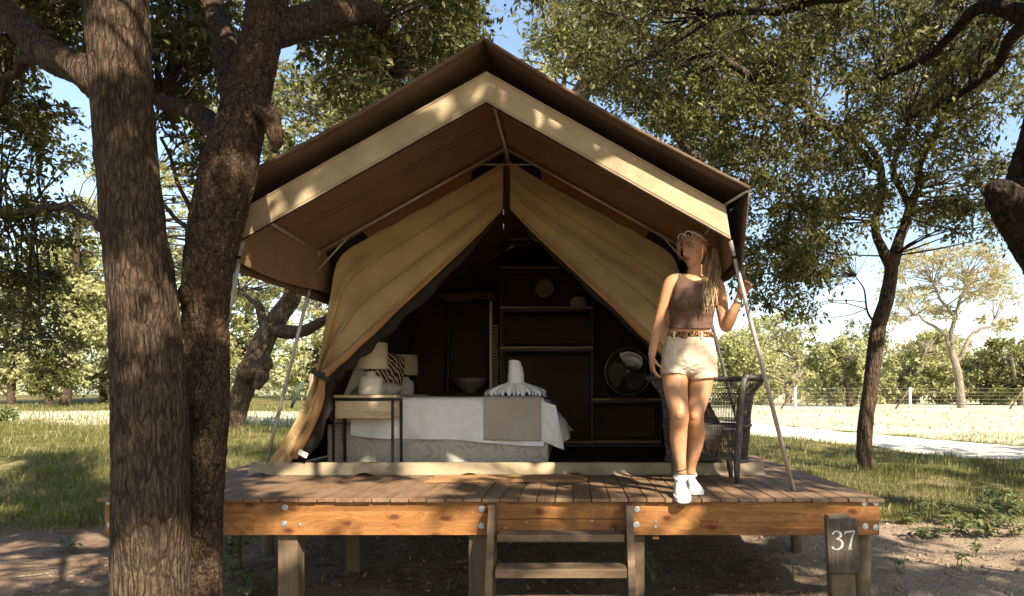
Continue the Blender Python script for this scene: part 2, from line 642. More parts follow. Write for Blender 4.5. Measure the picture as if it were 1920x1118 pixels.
# ------------------------------------------------------------------ ground
def hgt(X, Y):
    X, Y = np.asarray(X, float), np.asarray(Y, float)
    left = ss(-1.5, -4.5, X)
    right = ss(.6, 2.2, X)
    h = .05 + left * (.03 + .66 * ss(6, 16, Y) + .62 * ss(16, 55, Y))
    h = h + right * (.17 * ss(3.0, 4.6, Y) + .50 * ss(10, 40, Y))
    h = h + (1 - left) * (1 - right) * (.6 * ss(10, 40, Y))
    q = np.stack([X, Y, 0 * X], -1).reshape(-1, 3)
    near = ss(30, 8, np.hypot(X, Y))
    b = (fbm(q * .9, 3).reshape(X.shape) - .5) * .22 + (fbm(q * 3.1 + 5, 3).reshape(X.shape) - .5) * .09
    under = ss(-3.2, -2.8, X) * ss(2.2, 1.8, X) * ss(4.2, 4.8, Y) * ss(9.5, 9, Y)
    return h + b * near * (1 - .2 * under)


def h1(x, y):
    return float(hgt(np.array([x]), np.array([y]))[0])


def zones(X, Y):
    """grass, dry field, sand road, sand near the deck"""
    q = np.stack([X, Y, 0 * X], -1).reshape(-1, 3)
    n = (fbm(q * .45 + 3, 4).reshape(X.shape) - .5)
    n2 = (fbm(q * 1.7 + 9, 3).reshape(X.shape) - .5)
    wob = n * 2.4 + n2 * 1.2
    # grass begins beyond the bare soil round the deck
    lim_l = 6.6 + wob
    lim_r = 6.4 + wob + .25 * (X - 2)
    g_l = ss(0, 1.0, Y - lim_l) * ss(-2.7, -3.4, X)
    g_r = ss(0, 1.2, Y - lim_r) * ss(1.9, 2.6, X)
    g_b = ss(9.3, 10.5, Y)
    grass = np.maximum(np.maximum(g_l, g_r), g_b)
    # sand track on the right: line through (5.7, 22.8) and (9.6, 14.8)
    dx, dy = 3.9, -8.0
    L = math.hypot(dx, dy)
    d = ((X - 5.7) * dy - (Y - 22.8) * dx) / L
    road = ss(1.9, 1.4, np.abs(d + n2 * .8)) * ss(0, 2, X)
    beyond = ss(-1.5, -2.3, d) if False else ss(1.6, 2.4, -d)
    fr = beyond * ss(0, 2, X)
    fl = ss(16.5 + 0 * X, 17.5, Y + wob * .8) * ss(29, 25, Y + wob) * ss(0, -3, X)
    field = np.clip(fr + fl, 0, 1)
    return grass, field, road


def axis(lo, hi, fine_lo, fine_hi, step, far):
    a = list(np.arange(fine_lo, fine_hi, step))
    s, x = step, fine_hi
    while x < hi:
        a.append(x)
        s = min(s * 1.12, far)
        x += s
    a.append(hi)
    s, x = step, fine_lo
    b = []
    while x > lo:
        s = min(s * 1.12, far)
        x -= s
        b.append(max(x, lo))
    return np.array(b[::-1] + a)


xs = axis(-600, 600, -8, 9, .07, 60)
ys = axis(-600, 700, 2.5, 13, .07, 60)
GX, GY = np.meshgrid(xs, ys, indexing='ij')
GZ = hgt(GX, GY)
nv = np.stack([GX, GY, GZ], -1).reshape(-1, 3)
ia, ib = len(xs), len(ys)
ii = (np.arange(ia - 1)[:, None] * ib + np.arange(ib - 1)[None, :]).ravel()
gf = np.stack([ii, ii + ib, ii + ib + 1, ii + 1], -1)


def ground_mat():
    m, nt, b, pos = newmat('soil', .95, .1)
    at = nd(nt, 'Attribute', attribute_name='zone').outputs['Color']
    sc = nd(nt, 'SeparateColor', {0: at})
    g, f, r = sc.outputs[0], sc.outputs[1], sc.outputs[2]
    n1 = noise(nt, pos, 1.3, 5, .6)
    n2 = noise(nt, pos, 9, 6, .7)
    n3 = noise(nt, pos, 70, 4, .7)
    n4 = noise(nt, pos, .35, 4, .6)
    soil = ramp(nt, n2, [(.3, (.09, .058, .036)), (.5, (.185, .12, .075)), (.72, (.29, .205, .135))])
    sand = ramp(nt, n3, [(.3, (.22, .16, .11)), (.7, (.40, .31, .225))])
    side = nd(nt, 'SeparateXYZ', {0: pos}).outputs[0]
    sd = mth(nt, 'ADD', ramp(nt, mth(nt, 'MULTIPLY', side, .2), [(.28, .25), (.42, 1.0)]), mth(nt, 'SUBTRACT', n1, .5))
    base = mixc(nt, ramp(nt, sd, [(.2, 0), (.75, 1)]), soil, sand)
    base = mixc(nt, mth(nt, 'MULTIPLY', ramp(nt, n3, [(.35, 1), (.5, 0)]), .5), base, (.05, .034, .022))
    gr = ramp(nt, n2, [(.3, (.05, .05, .014)), (.7, (.13, .115, .04))])
    gr = mixc(nt, ramp(nt, n1, [(.45, 0), (.62, .7)]), gr, (.27, .215, .10))
    fi = ramp(nt, n4, [(.35, (.42, .40, .26)), (.65, (.56, .51, .38))])
    fi = mixc(nt, mth(nt, 'MULTIPLY', n2, .4), fi, (.36, .34, .19))
    ro = ramp(nt, n2, [(.3, (.56, .48, .36)), (.7, (.70, .62, .50))])
    e = mth(nt, 'MULTIPLY', mth(nt, 'SUBTRACT', n2, .5), .5)
    c = mixc(nt, ramp(nt, mth(nt, 'ADD', g, e), [(.35, 0), (.6, 1)]), base, gr)
    c = mixc(nt, ramp(nt, mth(nt, 'ADD', f, e), [(.35, 0), (.6, 1)]), c, fi)
    c = mixc(nt, ramp(nt, mth(nt, 'ADD', r, e), [(.35, 0), (.6, 1)]), c, ro)
    hh = mth(nt, 'ADD', mth(nt, 'MULTIPLY', n2, 1.0), mth(nt, 'MULTIPLY', n3, .35))
    setc(nt, b, c, bump(nt, hh, .9, .03))
    return m


M['soil'] = ground_mat()
gme = fast_mesh('ground', nv, gf, M['soil'], True)
za = gme.attributes.new('zone', 'FLOAT_COLOR', 'POINT')
zg, zf, zr = zones(GX, GY)
zc = np.stack([zg.ravel(), zf.ravel(), zr.ravel(), np.ones(zg.size)], -1).astype(np.float32)
za.data.foreach_set('color', zc.ravel())
link('ground', gme, M['soil'], kind='structure')
# ------------------------------------------------------------------ timber deck
DX0, DX1, DY0, DY1, DZ = -2.975, 1.955, 4.33, 9.2, .85
deck = thing('timber_deck', 'raised timber deck of brown boards with orange pine edge beams', 'deck', (-.5, 6.5, .05))
nb = 43
bw = (DX1 - DX0) / nb
bm_ = MB().cbox((-bw / 2 + .003, 0, -.024), (bw / 2 - .003, DY1 - DY0, 0), .003).mesh('deck_board')
for i in range(nb):
    o = link('deck_board', bm_, M['deck_wood'], deck)
    o.location = (DX0 + bw * (i + .5) + random.uniform(-.0008, .0008), DY0 + random.uniform(-.004, .004), DZ + random.uniform(-.0015, .001))
BZ1, BZ0 = DZ - .028, DZ - .235


def bx(px, Y=4.36):
    return (px - 1073) / F * Y


def beam(x0, x1, z0, z1, y0=4.36, y1=4.405, m='beam_wood'):
    return MB().cbox((x0, y0, z0), (x1, y1, z1), .003).build('edge_beam', M[m], deck)


beam(bx(196), bx(920), BZ0, BZ1)
bR = beam(bx(1184), bx(1649), BZ0, BZ1)
beam(bx(921), bx(1183), BZ0 + .103, BZ1 - .001, 4.362)
beam(bx(921), bx(1183), BZ0 + .002, BZ0 + .099, 4.366)
for x in (DX0 + .05, DX1 - .095):   # side rim joists
    MB().cbox((x, 4.41, BZ0), (x + .045, DY1 - .03, BZ1 - .001), .003).build('side_beam', M['beam_wood'], deck)
for y in (5.2, 6.0, 6.8, 7.6, 8.4, 9.1):
    MB().cbox((DX0 + .1, y, BZ0 + .06), (DX1 - .1, y + .045, BZ1 - .001), .003).build('joist', M['post_wood'], deck)


def washer(px, py, big=True, par=None):
    p = P(px, py, 4.358)
    r = .0195 if big else .010
    prof = [(r * .2, -.0005), (r, -.0005), (r * .99, .0026), (r * .93, .0032), (r * .62, .0032), (r * .60, .0012), (r * .45, .0012), (r * .44, .0050), (r * .40, .0056), (.001, .0056)]
    mb = MB()
    n = 18
    mb.rings([[Vector((p.x + a * math.cos(2 * math.pi * j / n), p.y - b, p.z + a * math.sin(2 * math.pi * j / n))) for j in range(n)] for a, b in prof])
    mb.build('bolt', M['bolt_metal'], deck)


for px, py, b in ((534, 952, 1), (532, 982, 1), (562, 984, 0), (903, 954, 1), (902, 986, 1), (1194, 955, 1), (1193, 984, 1), (1229, 987, 0), (1229, 977, 0),
                  (1621, 943, 1), (1642, 943, 1), (1622, 987, 1), (1642, 989, 1), (204, 941, 1), (206, 984, 1)):
    washer(px, py, b)
for px, py in ((948, 990), (987, 979), (1053, 992), (1110, 976), (1149, 992)):
    p = P(px, py, 4.366)
    MB().tube([p, p - Vector((0, .004, 0))], .0045, 8).build('nail_head', M['bolt_metal'], deck)


def post(x, y, wdt, top, round_=False, tilt=0):
    g = h1(x, y) - .3
    if round_:
        k = 14
        pts = [Vector((x + tilt * (1 - t), y, g + (top - g) * t)) for t in np.linspace(0, 1, 10)]
        mb = MB().tube(pts, [wdt / 2 * (1 + .03 * math.sin(i * 2.1)) for i in range(10)], k)
        mb.build('post', M['post_wood'], deck, True)
    else:
        MB().cbox((x - wdt / 2, y - wdt / 2, g), (x + wdt / 2, y + wdt / 2, top), .006).build('post', M['post_wood'], deck)


post(bx(546, 4.47), 4.47, .125, BZ0 - .001)
post(bx(899, 4.47), 4.47, .125, BZ0 - .001)
post(bx(1194, 4.47), 4.47, .09, BZ0 - .001)
post(bx(1616, 4.48), 4.48, .108, BZ0 - .001, True)
post(-2.82, 5.8, .105, BZ0, True)
post(-2.83, 6.45, .105, BZ0, True)
post(-1.82, 5.8, .12, BZ0)
post(1.89, 5.85, .095, BZ0, True)
for x, y in ((-.6, 6.9), (.6, 6.9), (-1.8, 8.2), (-2.83, 8.6), (.2, 8.5), (1.87, 8.6)):
    post(x, y, .11, BZ0, True)
p = P(1229, 1005, 4.40)
MB().cbox((p.x - .02, 4.38, BZ0 - .03), (p.x + .02, 4.42, BZ0 - .001), .002).build('cleat', M['beam_wood'], deck)


def text_mesh(s, size):
    cu = bpy.data.curves.new('t', 'FONT')
    cu.body = s
    cu.size = size
    cu.resolution_u = 3
    o = bpy.data.objects.new('t', cu)
    C.objects.link(o)
    me = bpy.data.meshes.new_from_object(o.evaluated_get(bpy.context.evaluated_depsgraph_get()))
    bpy.data.objects.remove(o)
    return me


def stamp(s, px, py, wpx, hpx, Y, parent, name='stamped_lettering', mat='red_ink'):
    me = text_mesh(s, 1)
    co = np.empty(len(me.vertices) * 3)
    me.vertices.foreach_get('co', co)
    co = co.reshape(-1, 3)
    mn, mx = co.min(0), co.max(0)
    a = P(px, py + hpx, Y)
    co2 = np.zeros_like(co)
    co2[:, 0] = a.x + (co[:, 0] - mn[0]) / (mx[0] - mn[0]) * wpx / F * Y
    co2[:, 1] = Y
    co2[:, 2] = a.z + (co[:, 1] - mn[1]) / (mx[1] - mn[1]) * hpx / F * Y
    me.vertices.foreach_set('co', co2.ravel())
    me.update()
    return link(name, me, M[mat], parent)


stamp('YORK-J', 1312, 975, 33, 8, 4.3585, deck)
stamp('S-5AW-5E', 1313, 985, 32, 6.5, 4.3585, deck)
# a smudged second stamp on the left beam
mb = MB()
for k in range(26):
    px, py = random.uniform(721, 754), random.uniform(969, 988)
    a = P(px, py, 4.3585)
    ww, hh = random.uniform(.003, .011), random.uniform(.002, .004)
    mb.add([a, a + Vector((ww, 0, 0)), a + Vector((ww, 0, hh)), a + Vector((0, 0, hh))], [(0, 1, 2, 3)])
mb.build('stamped_smudge', M['red_ink'], deck)

# ------------------------------------------------------------------ steps
steps = thing('wooden_steps', 'short open wooden steps with two treads against the deck front', 'steps', (-.08, 4.2, .05))


def stringer(pxt, pxb):
    x = bx(pxt, 4.33)
    x2 = bx(pxb, 4.0)
    mb = MB()
    t, d = .042, .105
    pr = [(DZ - .03, 4.24, 4.356), (.45, 4.10, 4.34), (-.2, 3.86, 4.10)]
    mb.rings([[Vector((x + (x2 - x) * k / 2 - t / 2, a, z)), Vector((x + (x2 - x) * k / 2 + t / 2, a, z)), Vector((x + (x2 - x) * k / 2 + t / 2, b, z)), Vector((x + (x2 - x) * k / 2 - t / 2, b, z))] for k, (z, a, b) in enumerate(pr)])
    mb.build('stringer', M['step_wood'], steps)


stringer(925, 913)
stringer(1178, 1188)
for pyt, pyb, x0, x1, Y, dpt in ((1003, 1017, 931.5, 1171.5, 4.19, .15), (1068, 1085, 928, 1176, 4.05, .17), (1132, 1150, 922, 1180, 3.92, .17)):
    z1, z0 = P(0, pyt, Y).z, P(0, pyb, Y).z
    MB().cbox((bx(x0, Y), Y, z0), (bx(x1, Y), Y + dpt, z1), .004).build('tread', M['step_wood'], steps)

# ------------------------------------------------------------------ number post 37
sp = thing('number_post', 'weathered wooden marker post with white number 37 before the deck corner', 'sign', (1.52, 4.0, .1))
rot = Matrix.Rotation(R(-2.5), 4, 'Y')
rz = Matrix.Rotation(R(-9), 4, 'Z')
base = P(1574, 1020, 4.0)
T0 = Matrix.Translation(base) @ rot @ rz
mb = MB().cbox((-.072, -.05, -.95), (.070, .05, .168), .012, T0)
mb.build('stake', M['post_wood'], sp)
mb = MB().cbox((-.086, -.078, -.155), (.088, -.052, .158), .008, T0)
pl = mb.build('number_plate', M['sign_wood'], sp)


def ribbon(path, wid, m, y):
    """flat calligraphic stroke in the local x-z plane"""
    p = spline(path, 26) if len(path) > 2 else np.array([np.array(path[0]) * (1 - t) + np.array(path[1]) * t for t in np.linspace(0, 1, 8)])
    wd = np.interp(np.linspace(0, 1, len(p)), np.linspace(0, 1, len(wid)), wid)
    t = np.gradient(p, axis=0)
    t /= np.linalg.norm(t, axis=1)[:, None] + 1e-9
    nn = np.stack([-t[:, 1], t[:, 0]], -1)
    a = p + nn * wd[:, None] / 2
    b = p - nn * wd[:, None] / 2
    return [[m @ Vector((q[0], y, q[1])), m @ Vector((r[0], y, r[1]))] for q, r in zip(a, b)]


mb = MB()
k = .1   # digit height
off = -.052
three = [(.0, .082), (.012, .097), (.03, .098), (.044, .085), (.042, .068), (.022, .056)]
mb.grid(ribbon([(x + off, z - .01) for x, z in three], [.010, .005, .006, .012, .011, .004], T0, -.0793))
three = [(.018, .056), (.042, .05), (.052, .03), (.044, .008), (.022, -.004), (.002, .002), (-.003, .012)]
mb.grid(ribbon([(x + off, z - .01) for x, z in three], [.004, .010, .014, .012, .006, .006, .012], T0, -.0795))
o7 = off + .07
mb.grid(ribbon([(o7 - .004, .070), (o7 - .001, .086)], [.004, .006], T0, -.0793))
mb.grid(ribbon([(o7 - .002, .084), (o7 + .05, .089)], [.010, .010], T0, -.0795))
mb.grid(ribbon([(o7 + .05, .088), (o7 + .034, .05), (o7 + .02, -.012)], [.005, .009, .015], T0, -.0797))
mb.grid(ribbon([(o7 + .010, -.012), (o7 + .032, -.012)], [.005, .005], T0, -.0799))
mb.build('painted_number', M['white_paint'], pl)
# plate is a part; its number is a sub-part

# ------------------------------------------------------------------ doormat
mb = MB()
a, b = P(792, 904, 5.14), P(1098, 904, 5.14)
nx, ny = 60, 18
q = np.zeros((nx, ny, 3))
u, v = np.meshgrid(np.linspace(0, 1, nx), np.linspace(0, 1, ny), indexing='ij')
q[..., 0] = a.x + (b.x - a.x) * u + .02 * np.sin(v * 3)
q[..., 1] = 5.10 + .40 * v + .03 * u
edge = np.minimum(np.minimum(u, 1 - u) * 8, np.minimum(v, 1 - v) * 3)
q[..., 2] = DZ + .003 + .016 * np.clip(edge * 4, 0, 1) + .006 * (fbm(np.stack([u * 14, v * 6, u * 0], -1).reshape(-1, 3), 2).reshape(nx, ny) - .5)
mb.grid(q)
mt = mb.build('doormat', M['doormat_coir'], None, True)
mt['label'] = 'long tan coir doormat on the deck before the tent door'
mt['category'] = 'doormat'
# ------------------------------------------------------------------ safari tent
XC, YF, YB = -.53, 4.28, 8.95
YW = 5.62                       # plane of the front wall
RZ, EZ, EH = 3.49, 2.66, 1.475  # ridge height, eave height, eave half width
tent = thing('safari_tent', 'khaki safari tent with dark brown flysheet and pinned back door flaps', 'tent', (XC, 6.5, DZ))


def sheet(fn, na, nb_, name, mat, parent=tent, smooth=True, solid=0):
    q = [[fn(i / (na - 1), j / (nb_ - 1)) for j in range(nb_)] for i in range(na)]
    o = MB().grid(q).build(name, M[mat], parent, smooth)
    if solid:
        s = o.modifiers.new('t', 'SOLIDIFY')
        s.thickness = solid
        s.offset = 0
    return o


def wob(x, y, z, s, a):
    return (fbm1(x * s + 7.3, y * s + 3.1, z * s + .7) - .5) * a


for sd in (-1, 1):
    nm = 'roof_panel'
    # inner roof
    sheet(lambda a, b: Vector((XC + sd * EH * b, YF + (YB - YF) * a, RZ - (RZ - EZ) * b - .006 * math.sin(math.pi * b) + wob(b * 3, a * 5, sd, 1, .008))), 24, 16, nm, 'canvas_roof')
    # valance along the front roof edge
    sheet(lambda a, b: Vector((XC + sd * (EH * a + .03 * a * b), YF - .004 - .012 * b + wob(a * 5, b, sd + 4, 1.3, .012), RZ + .004 - (RZ - EZ) * a - (.192 + .015 * a) * b + wob(a * 9, 0, sd, 1, .006) * b)), 40, 6, 'valance', 'canvas_valance')
    for b_ in (.07, .93):
        MB().tube([Vector((XC + sd * (EH * a + .03 * a * b_), YF - .0065 - .012 * b_ + wob(a * 5, b_, sd + 4, 1.3, .012), RZ + .004 - (RZ - EZ) * a - (.192 + .015 * a) * b_ + wob(a * 9, 0, sd, 1, .006) * b_)) for a in np.linspace(0.004, .998, 40)], .0016, 4).build('seam', M['canvas_trim'], tent)
    for yy in (4.95, 5.02):
        MB().tube([Vector((XC + sd * EH * b_, yy, RZ - (RZ - EZ) * b_ - .006 * math.sin(math.pi * b_) + wob(b_ * 3, (yy - YF) / (YB - YF) * 5, sd, 1, .008) - .002)) for b_ in np.linspace(.01, .99, 20)], .0025, 4).build('seam', M['canvas_brown'], tent)
    # piping under the valance
    pts = [Vector((XC + sd * (EH + .03) * t, YF - .016, RZ - (RZ - EZ) * t - (.196 + .015 * t))) for t in np.linspace(0, 1, 12)]
    MB().tube(pts, .005, 6).build('valance_piping', M['net_black'], tent)
    # side flap hanging from the eave
    def flap(a, b):
        drop = .345 + .05 * math.sin(a * 14) * .4 - .03 * a
        return Vector((XC + sd * (EH + .045 * b + .01 * math.sin(a * 17) * b), YF + (YB - YF) * a, EZ - drop * b))
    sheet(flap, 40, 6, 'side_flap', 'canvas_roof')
    # flysheet
    def flysh(a, b):
        y = 4.15 + (YB + .25 - 4.15) * a
        return Vector((XC + sd * 1.59 * b, y, 3.625 - (3.625 - 2.735) * b - .03 * math.sin(math.pi * b) + wob(b * 3, y * 1.3, sd + 2, 1, .02)))
    sheet(flysh, 40, 24, 'flysheet_panel', 'fly_net', solid=.006)
    def flyside(a, b):
        y = 4.15 + (YB + .25 - 4.15) * a
        return Vector((XC + sd * (1.592 + .01 * math.sin(y * 6) * b - .02 * b), y + .10 * b * (1 - a), 2.732 - .46 * b))
    sheet(flyside, 40, 6, 'flysheet_skirt', 'fly_net', solid=.006)
    # hem tubes of the flysheet
    pts = [Vector((XC + sd * 1.59 * t, 4.148, 3.628 - (3.628 - 2.735) * t - .03 * math.sin(math.pi * t))) for t in np.linspace(0, 1, 16)]
    MB().tube(pts, .012, 8).build('flysheet_hem', M['fly_net'], tent, True)
    # frame
    def pole(name, a, b, r=.0135):
        MB().tube([a, Vector(a) * .5 + Vector(b) * .5, b], r, 10).build(name, M['pole_metal'], tent, True)
    ft = Vector((XC + sd * 1.505, YF, 2.45))
    foot = Vector((XC + sd * 2.02, 4.67, DZ + .004))
    pole('front_pole', ft, foot, .0145)
    MB().cbox(foot - Vector((.05, .035, .003)), foot + Vector((.05, .035, .003)), .001).build('pole_foot', M['dark_metal'], tent)
    mid = ft.lerp(foot, .055)
    MB().tube([mid, ft.lerp(foot, .065)], .0175, 10).build('pole_collar', M['dark_metal'], tent)
    jn = Vector((XC + sd * 1.485, 5.5, 2.625))
    foot2 = Vector((XC + sd * 1.99, 5.66, DZ + .004))
    pole('rear_pole', jn, foot2, .0145)
    pole('eave_pole', Vector((XC + sd * 1.455, YF + .02, 2.635)), jn, .0125)
    ap = Vector((XC, 5.5, 3.455))
    pole('rafter_pole', ap, jn, .012)
    MB().ell(jn, (.022, .022, .022), 10, 6).build('pole_joint', M['pole_metal'], tent, True)
    pole('corner_brace', jn.lerp(ap, .17), jn.lerp(foot2, .10), .007)
    pole('peak_brace', Vector((XC + sd * .22, 5.5, 3.325)), Vector((XC, 5.5, 3.325)), .006)
    pole('fly_strut', Vector((XC + sd * 1.47, YF, 2.67)), Vector((XC + sd * 1.585, 4.16, 2.725)), .009)
MB().tube([Vector((XC, YF, RZ - .03)), Vector((XC, YB, RZ - .03))], .0135, 10).build('ridge_pole', M['pole_metal'], tent, True)
pts = [Vector((XC, 4.14 + t * 5.05, 3.632)) for t in np.linspace(0, 1, 6)]
MB().tube(pts, .010, 8).build('ridge_seam', M['fly_net'], tent, True)

# walls: photo outline of the left flap, mirrored for the right one
OUT = [(945, 303), (885, 339), (790, 391), (690, 446), (636, 487), (618, 560), (606, 630), (591, 700), (572, 752), (538, 815), (492, 884)]
INN = [(945, 393), (880, 457), (800, 529), (730, 594), (685, 636), (652, 666), (628, 690), (612, 707), (605, 744), (587, 795), (546, 866)]
o_ = np.array([P(a, b, YW) for a, b in OUT])
i_ = np.array([P(a, b, YW) for a, b in INN])
NS = 90
os_, is_ = spline(o_, NS), spline(i_, NS)


def gather(t):
    """closeness to the tie-back"""
    return math.exp(-((t - .70) / .16) ** 2)


OUTER = {}
for sd in (-1, 1):
    q = np.zeros((NS, 28, 3))
    for i in range(NS):
        t = i / (NS - 1)
        g = gather(t)
        for j in range(28):
            u = j / 27
            p = os_[i] * (1 - u) + is_[i] * u
            x = p[0] if sd < 0 else 2 * XC - p[0]
            fold = .05 * math.sin(u * 15 + t * 5 + sd) * (.35 + g) * min(1, t * 6) * math.sin(math.pi * min(1, u * 1.05)) + .03 * math.sin(t * 19 + u * 4 + sd * 2) * math.sin(math.pi * u) * (.3 if t < .5 else .7)
            fold += wob(u * 3 + sd, t * 6, 1, 1.5, .05)
            q[i, j] = (x, YW + fold * (.45 if t > .72 else 1) - .05 * g * u + .03 * math.sin(math.pi * u), p[2])
    MB().grid(q).build('front_flap', M['canvas_wall'], tent, True)
    OUTER[sd] = q[:, 0]
    for j in (8, 17, 25):
        MB().tube([Vector(p) + Vector((0, -.0035, 0)) for p in q[3:, j]], .0028, 5).build('seam', M['canvas_trim'], tent, True)
    # turned edge and rolled mosquito net along the opening
    e = q[:, -1]
    pts = [Vector(e[i]) + Vector((sd * .0, -.012, .004)) for i in range(0, NS, 2)]
    wr = [(.004 + .028 * min(1, i / 20) * (1 + .15 * math.sin(i * .9)), .008 + .012 * min(1, i / 20)) for i in range(len(pts))]
    MB().tube(pts, wr, 10, up=(sd, 0, .9)).build('flap_binding', M['canvas_trim'], tent, True)
    pts, wr = [], []
    for i in range(2, NS, 2):
        t = i / (NS - 1)
        bulge = (.055 if sd < 0 else .028) * min(1, t * 5) * (1 + .18 * math.sin(i * .7))
        if t > .66:
            bulge *= .8 + .9 * (t - .66)
        pts.append(Vector(e[i]) + Vector((-sd * bulge * .55, .05, -bulge * .35)))
        wr.append((bulge, .035))
    MB().tube(pts, wr, 10, up=(-sd, 0, -.9)).build('rolled_net', M['net_black'], tent, True)
    # tie-back
    k = int(.70 * NS)
    c = Vector(e[k])
    pts = [c + Vector((-sd * -.09, -.035, .05)), c + Vector((-sd * -.04, -.07, .02)), c + Vector((-sd * .02, -.065, -.015)), c + Vector((-sd * .05, -.01, -.04))]
    MB().tube([Vector(p) for p in spline(pts, 10)], [(.022, .005)] * 10, 8, up=(0, 0, 1)).build('tie_strap', M['tie_strap'], tent, True)
    MB().cbox(c + Vector((-.03, -.082, -.012)), c + Vector((.03, -.07, .028)), .004).build('strap_buckle', M['dark_metal'], tent)
    # brown gauze cover under the rafter
    tp = [P(886, 309, 5.54), P(666, 419, 5.54)]
    bt = [P(884, 341, 5.60), P(692, 447, 5.60)]

    def cov(a, b):
        p = (tp[0].lerp(tp[1], a)).lerp(bt[0].lerp(bt[1], a), b)
        x = p.x if sd < 0 else 2 * XC - p.x
        return Vector((x, p.y - .02 + .02 * math.sin(a * 21 + b * 5) * b, p.z))
    sheet(cov, 24, 5, 'window_cover', 'canvas_brown')
    # dark gauze behind the cover
    g0, g1, g2, g3 = P(945, 272, 5.66), P(592, 457, 5.66), P(636, 500, 5.66), P(945, 330, 5.66)

    def gz(a, b):
        p = (g0.lerp(g1, a)).lerp(g3.lerp(g2, a), b)
        return Vector((p.x if sd < 0 else 2 * XC - p.x, p.y, p.z))
    sheet(gz, 10, 3, 'gauze_panel', 'net_black')
    # side wall from the flap's outer edge backwards
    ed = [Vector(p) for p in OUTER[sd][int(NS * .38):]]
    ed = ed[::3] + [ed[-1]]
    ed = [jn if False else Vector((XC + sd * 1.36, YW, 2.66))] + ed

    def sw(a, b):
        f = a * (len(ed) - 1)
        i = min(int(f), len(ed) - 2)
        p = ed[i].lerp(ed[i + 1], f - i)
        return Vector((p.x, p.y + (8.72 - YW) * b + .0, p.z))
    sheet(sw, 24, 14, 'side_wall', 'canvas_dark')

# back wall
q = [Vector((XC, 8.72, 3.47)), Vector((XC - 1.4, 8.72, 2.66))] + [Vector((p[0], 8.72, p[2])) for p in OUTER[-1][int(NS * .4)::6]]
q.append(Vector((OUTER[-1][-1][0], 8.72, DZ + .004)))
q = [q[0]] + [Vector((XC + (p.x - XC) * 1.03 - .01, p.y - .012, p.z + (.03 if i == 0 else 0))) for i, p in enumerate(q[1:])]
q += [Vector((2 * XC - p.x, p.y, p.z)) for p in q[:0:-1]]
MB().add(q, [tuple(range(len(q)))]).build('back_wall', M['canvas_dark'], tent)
# floor and sill
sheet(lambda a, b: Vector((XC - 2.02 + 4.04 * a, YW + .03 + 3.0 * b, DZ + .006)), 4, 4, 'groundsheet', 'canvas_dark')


def sill(a, b):
    x = XC - 2.08 + 4.16 * a
    pr = [(5.545, DZ + .004), (5.575, DZ + .016), (5.60, DZ + .05), (5.625, DZ + .095), (5.655, DZ + .10), (5.67, DZ + .02)]
    f = b * 5
    i = min(int(f), 4)
    y = pr[i][0] + (pr[i + 1][0] - pr[i][0]) * (f - i)
    z = pr[i][1] + (pr[i + 1][1] - pr[i][1]) * (f - i)
    lift = max(0, math.sin(a * 31 + .8) - .86) * .14 * (1 - b) ** 3
    y += wob(a * 16, b * 2, 0, 1, .05) * (1 - b)
    return Vector((x, y, z + lift + wob(a * 20, b * 3, 2, 1, .012) * b))


sheet(sill, 150, 14, 'door_sill', 'sill_canvas')
# zip
MB().tube([P(945, 305, 5.575), P(944.5, 350, 5.57), P(944.5, 398, 5.575)], .006, 6).build('zip', M['net_black'], tent)
for py in (393, 420):
    c = P(944, py, 5.56)
    MB().tube([c, c - Vector((0, 0, .03))], [.005, .003], 6).build('zip_pull', M['bolt_metal'], tent)
    MB().ell(c - Vector((0, 0, .035)), (.007, .004, .009), 8, 6).build('zip_pull', M['bolt_metal'], tent, True)
# care tag at the foot of the left flap
c = P(568, 851, 5.56)
mm = Matrix.Translation(c) @ Matrix.Rotation(R(28), 4, 'Y') @ Matrix.Rotation(R(14), 4, 'X')
MB().cbox((-.04, -.0015, -.024), (.04, .0015, .024), .0005, mm).build('care_tag', M['tag_white'], tent)
# ratchet strap between the front pole and the flysheet skirt on the right
a, b = Vector((1.03, 4.32, 2.42)), Vector((1.10, 4.40, 2.205))
MB().tube([Vector(p) for p in spline([a, (1.06, 4.36, 2.3), b], 8)], [(.012, .004)] * 8, 6).build('guy_strap', M['rope'], tent)
MB().cbox(b - Vector((.014, .010, .024)), b + Vector((.014, .010, .024)), .004).build('strap_ratchet', M['dark_metal'], tent)
MB().tube([Vector(p) for p in spline([b, (1.115, 4.38, 2.13), (1.12, 4.36, 2.05), (1.10, 4.37, 1.99)], 10)], .0025, 5).build('guy_strap', M['rope'], tent)
# inner partition with a doorway to the wash area
px0, px1 = P(838, 0, 8.55).x, P(938, 0, 8.55).x
zt = P(0, 552, 8.55).z
MB().cbox((px0, 8.54, DZ + .01), (px0 + .03, 8.58, zt), .004).build('door_post', M['dark_metal'], tent)
MB().cbox((P(918, 0, 8.5).x, 8.49, DZ + .01), (P(922.5, 0, 8.5).x, 8.53, zt), .002).build('door_post', M['lamp_ceramic'], tent)
pts = [Vector((px0 - .05 + (px1 - px0) * t, 8.46, zt - .04 - .02 * math.sin(t * 7))) for t in np.linspace(0, 1, 12)]
MB().tube(pts, .055, 10).build('rolled_blind', M['canvas_brown'], tent, True)
mb = MB()
for k in range(34):
    z = DZ + .3 + k * .036
    mb.cbox((P(923.5, 0, 8.6).x, 8.6, z), (P(934, 0, 8.6).x, 8.61, z + .024), 0)
mb.build('reed_blind', M['canvas_wall'], tent)
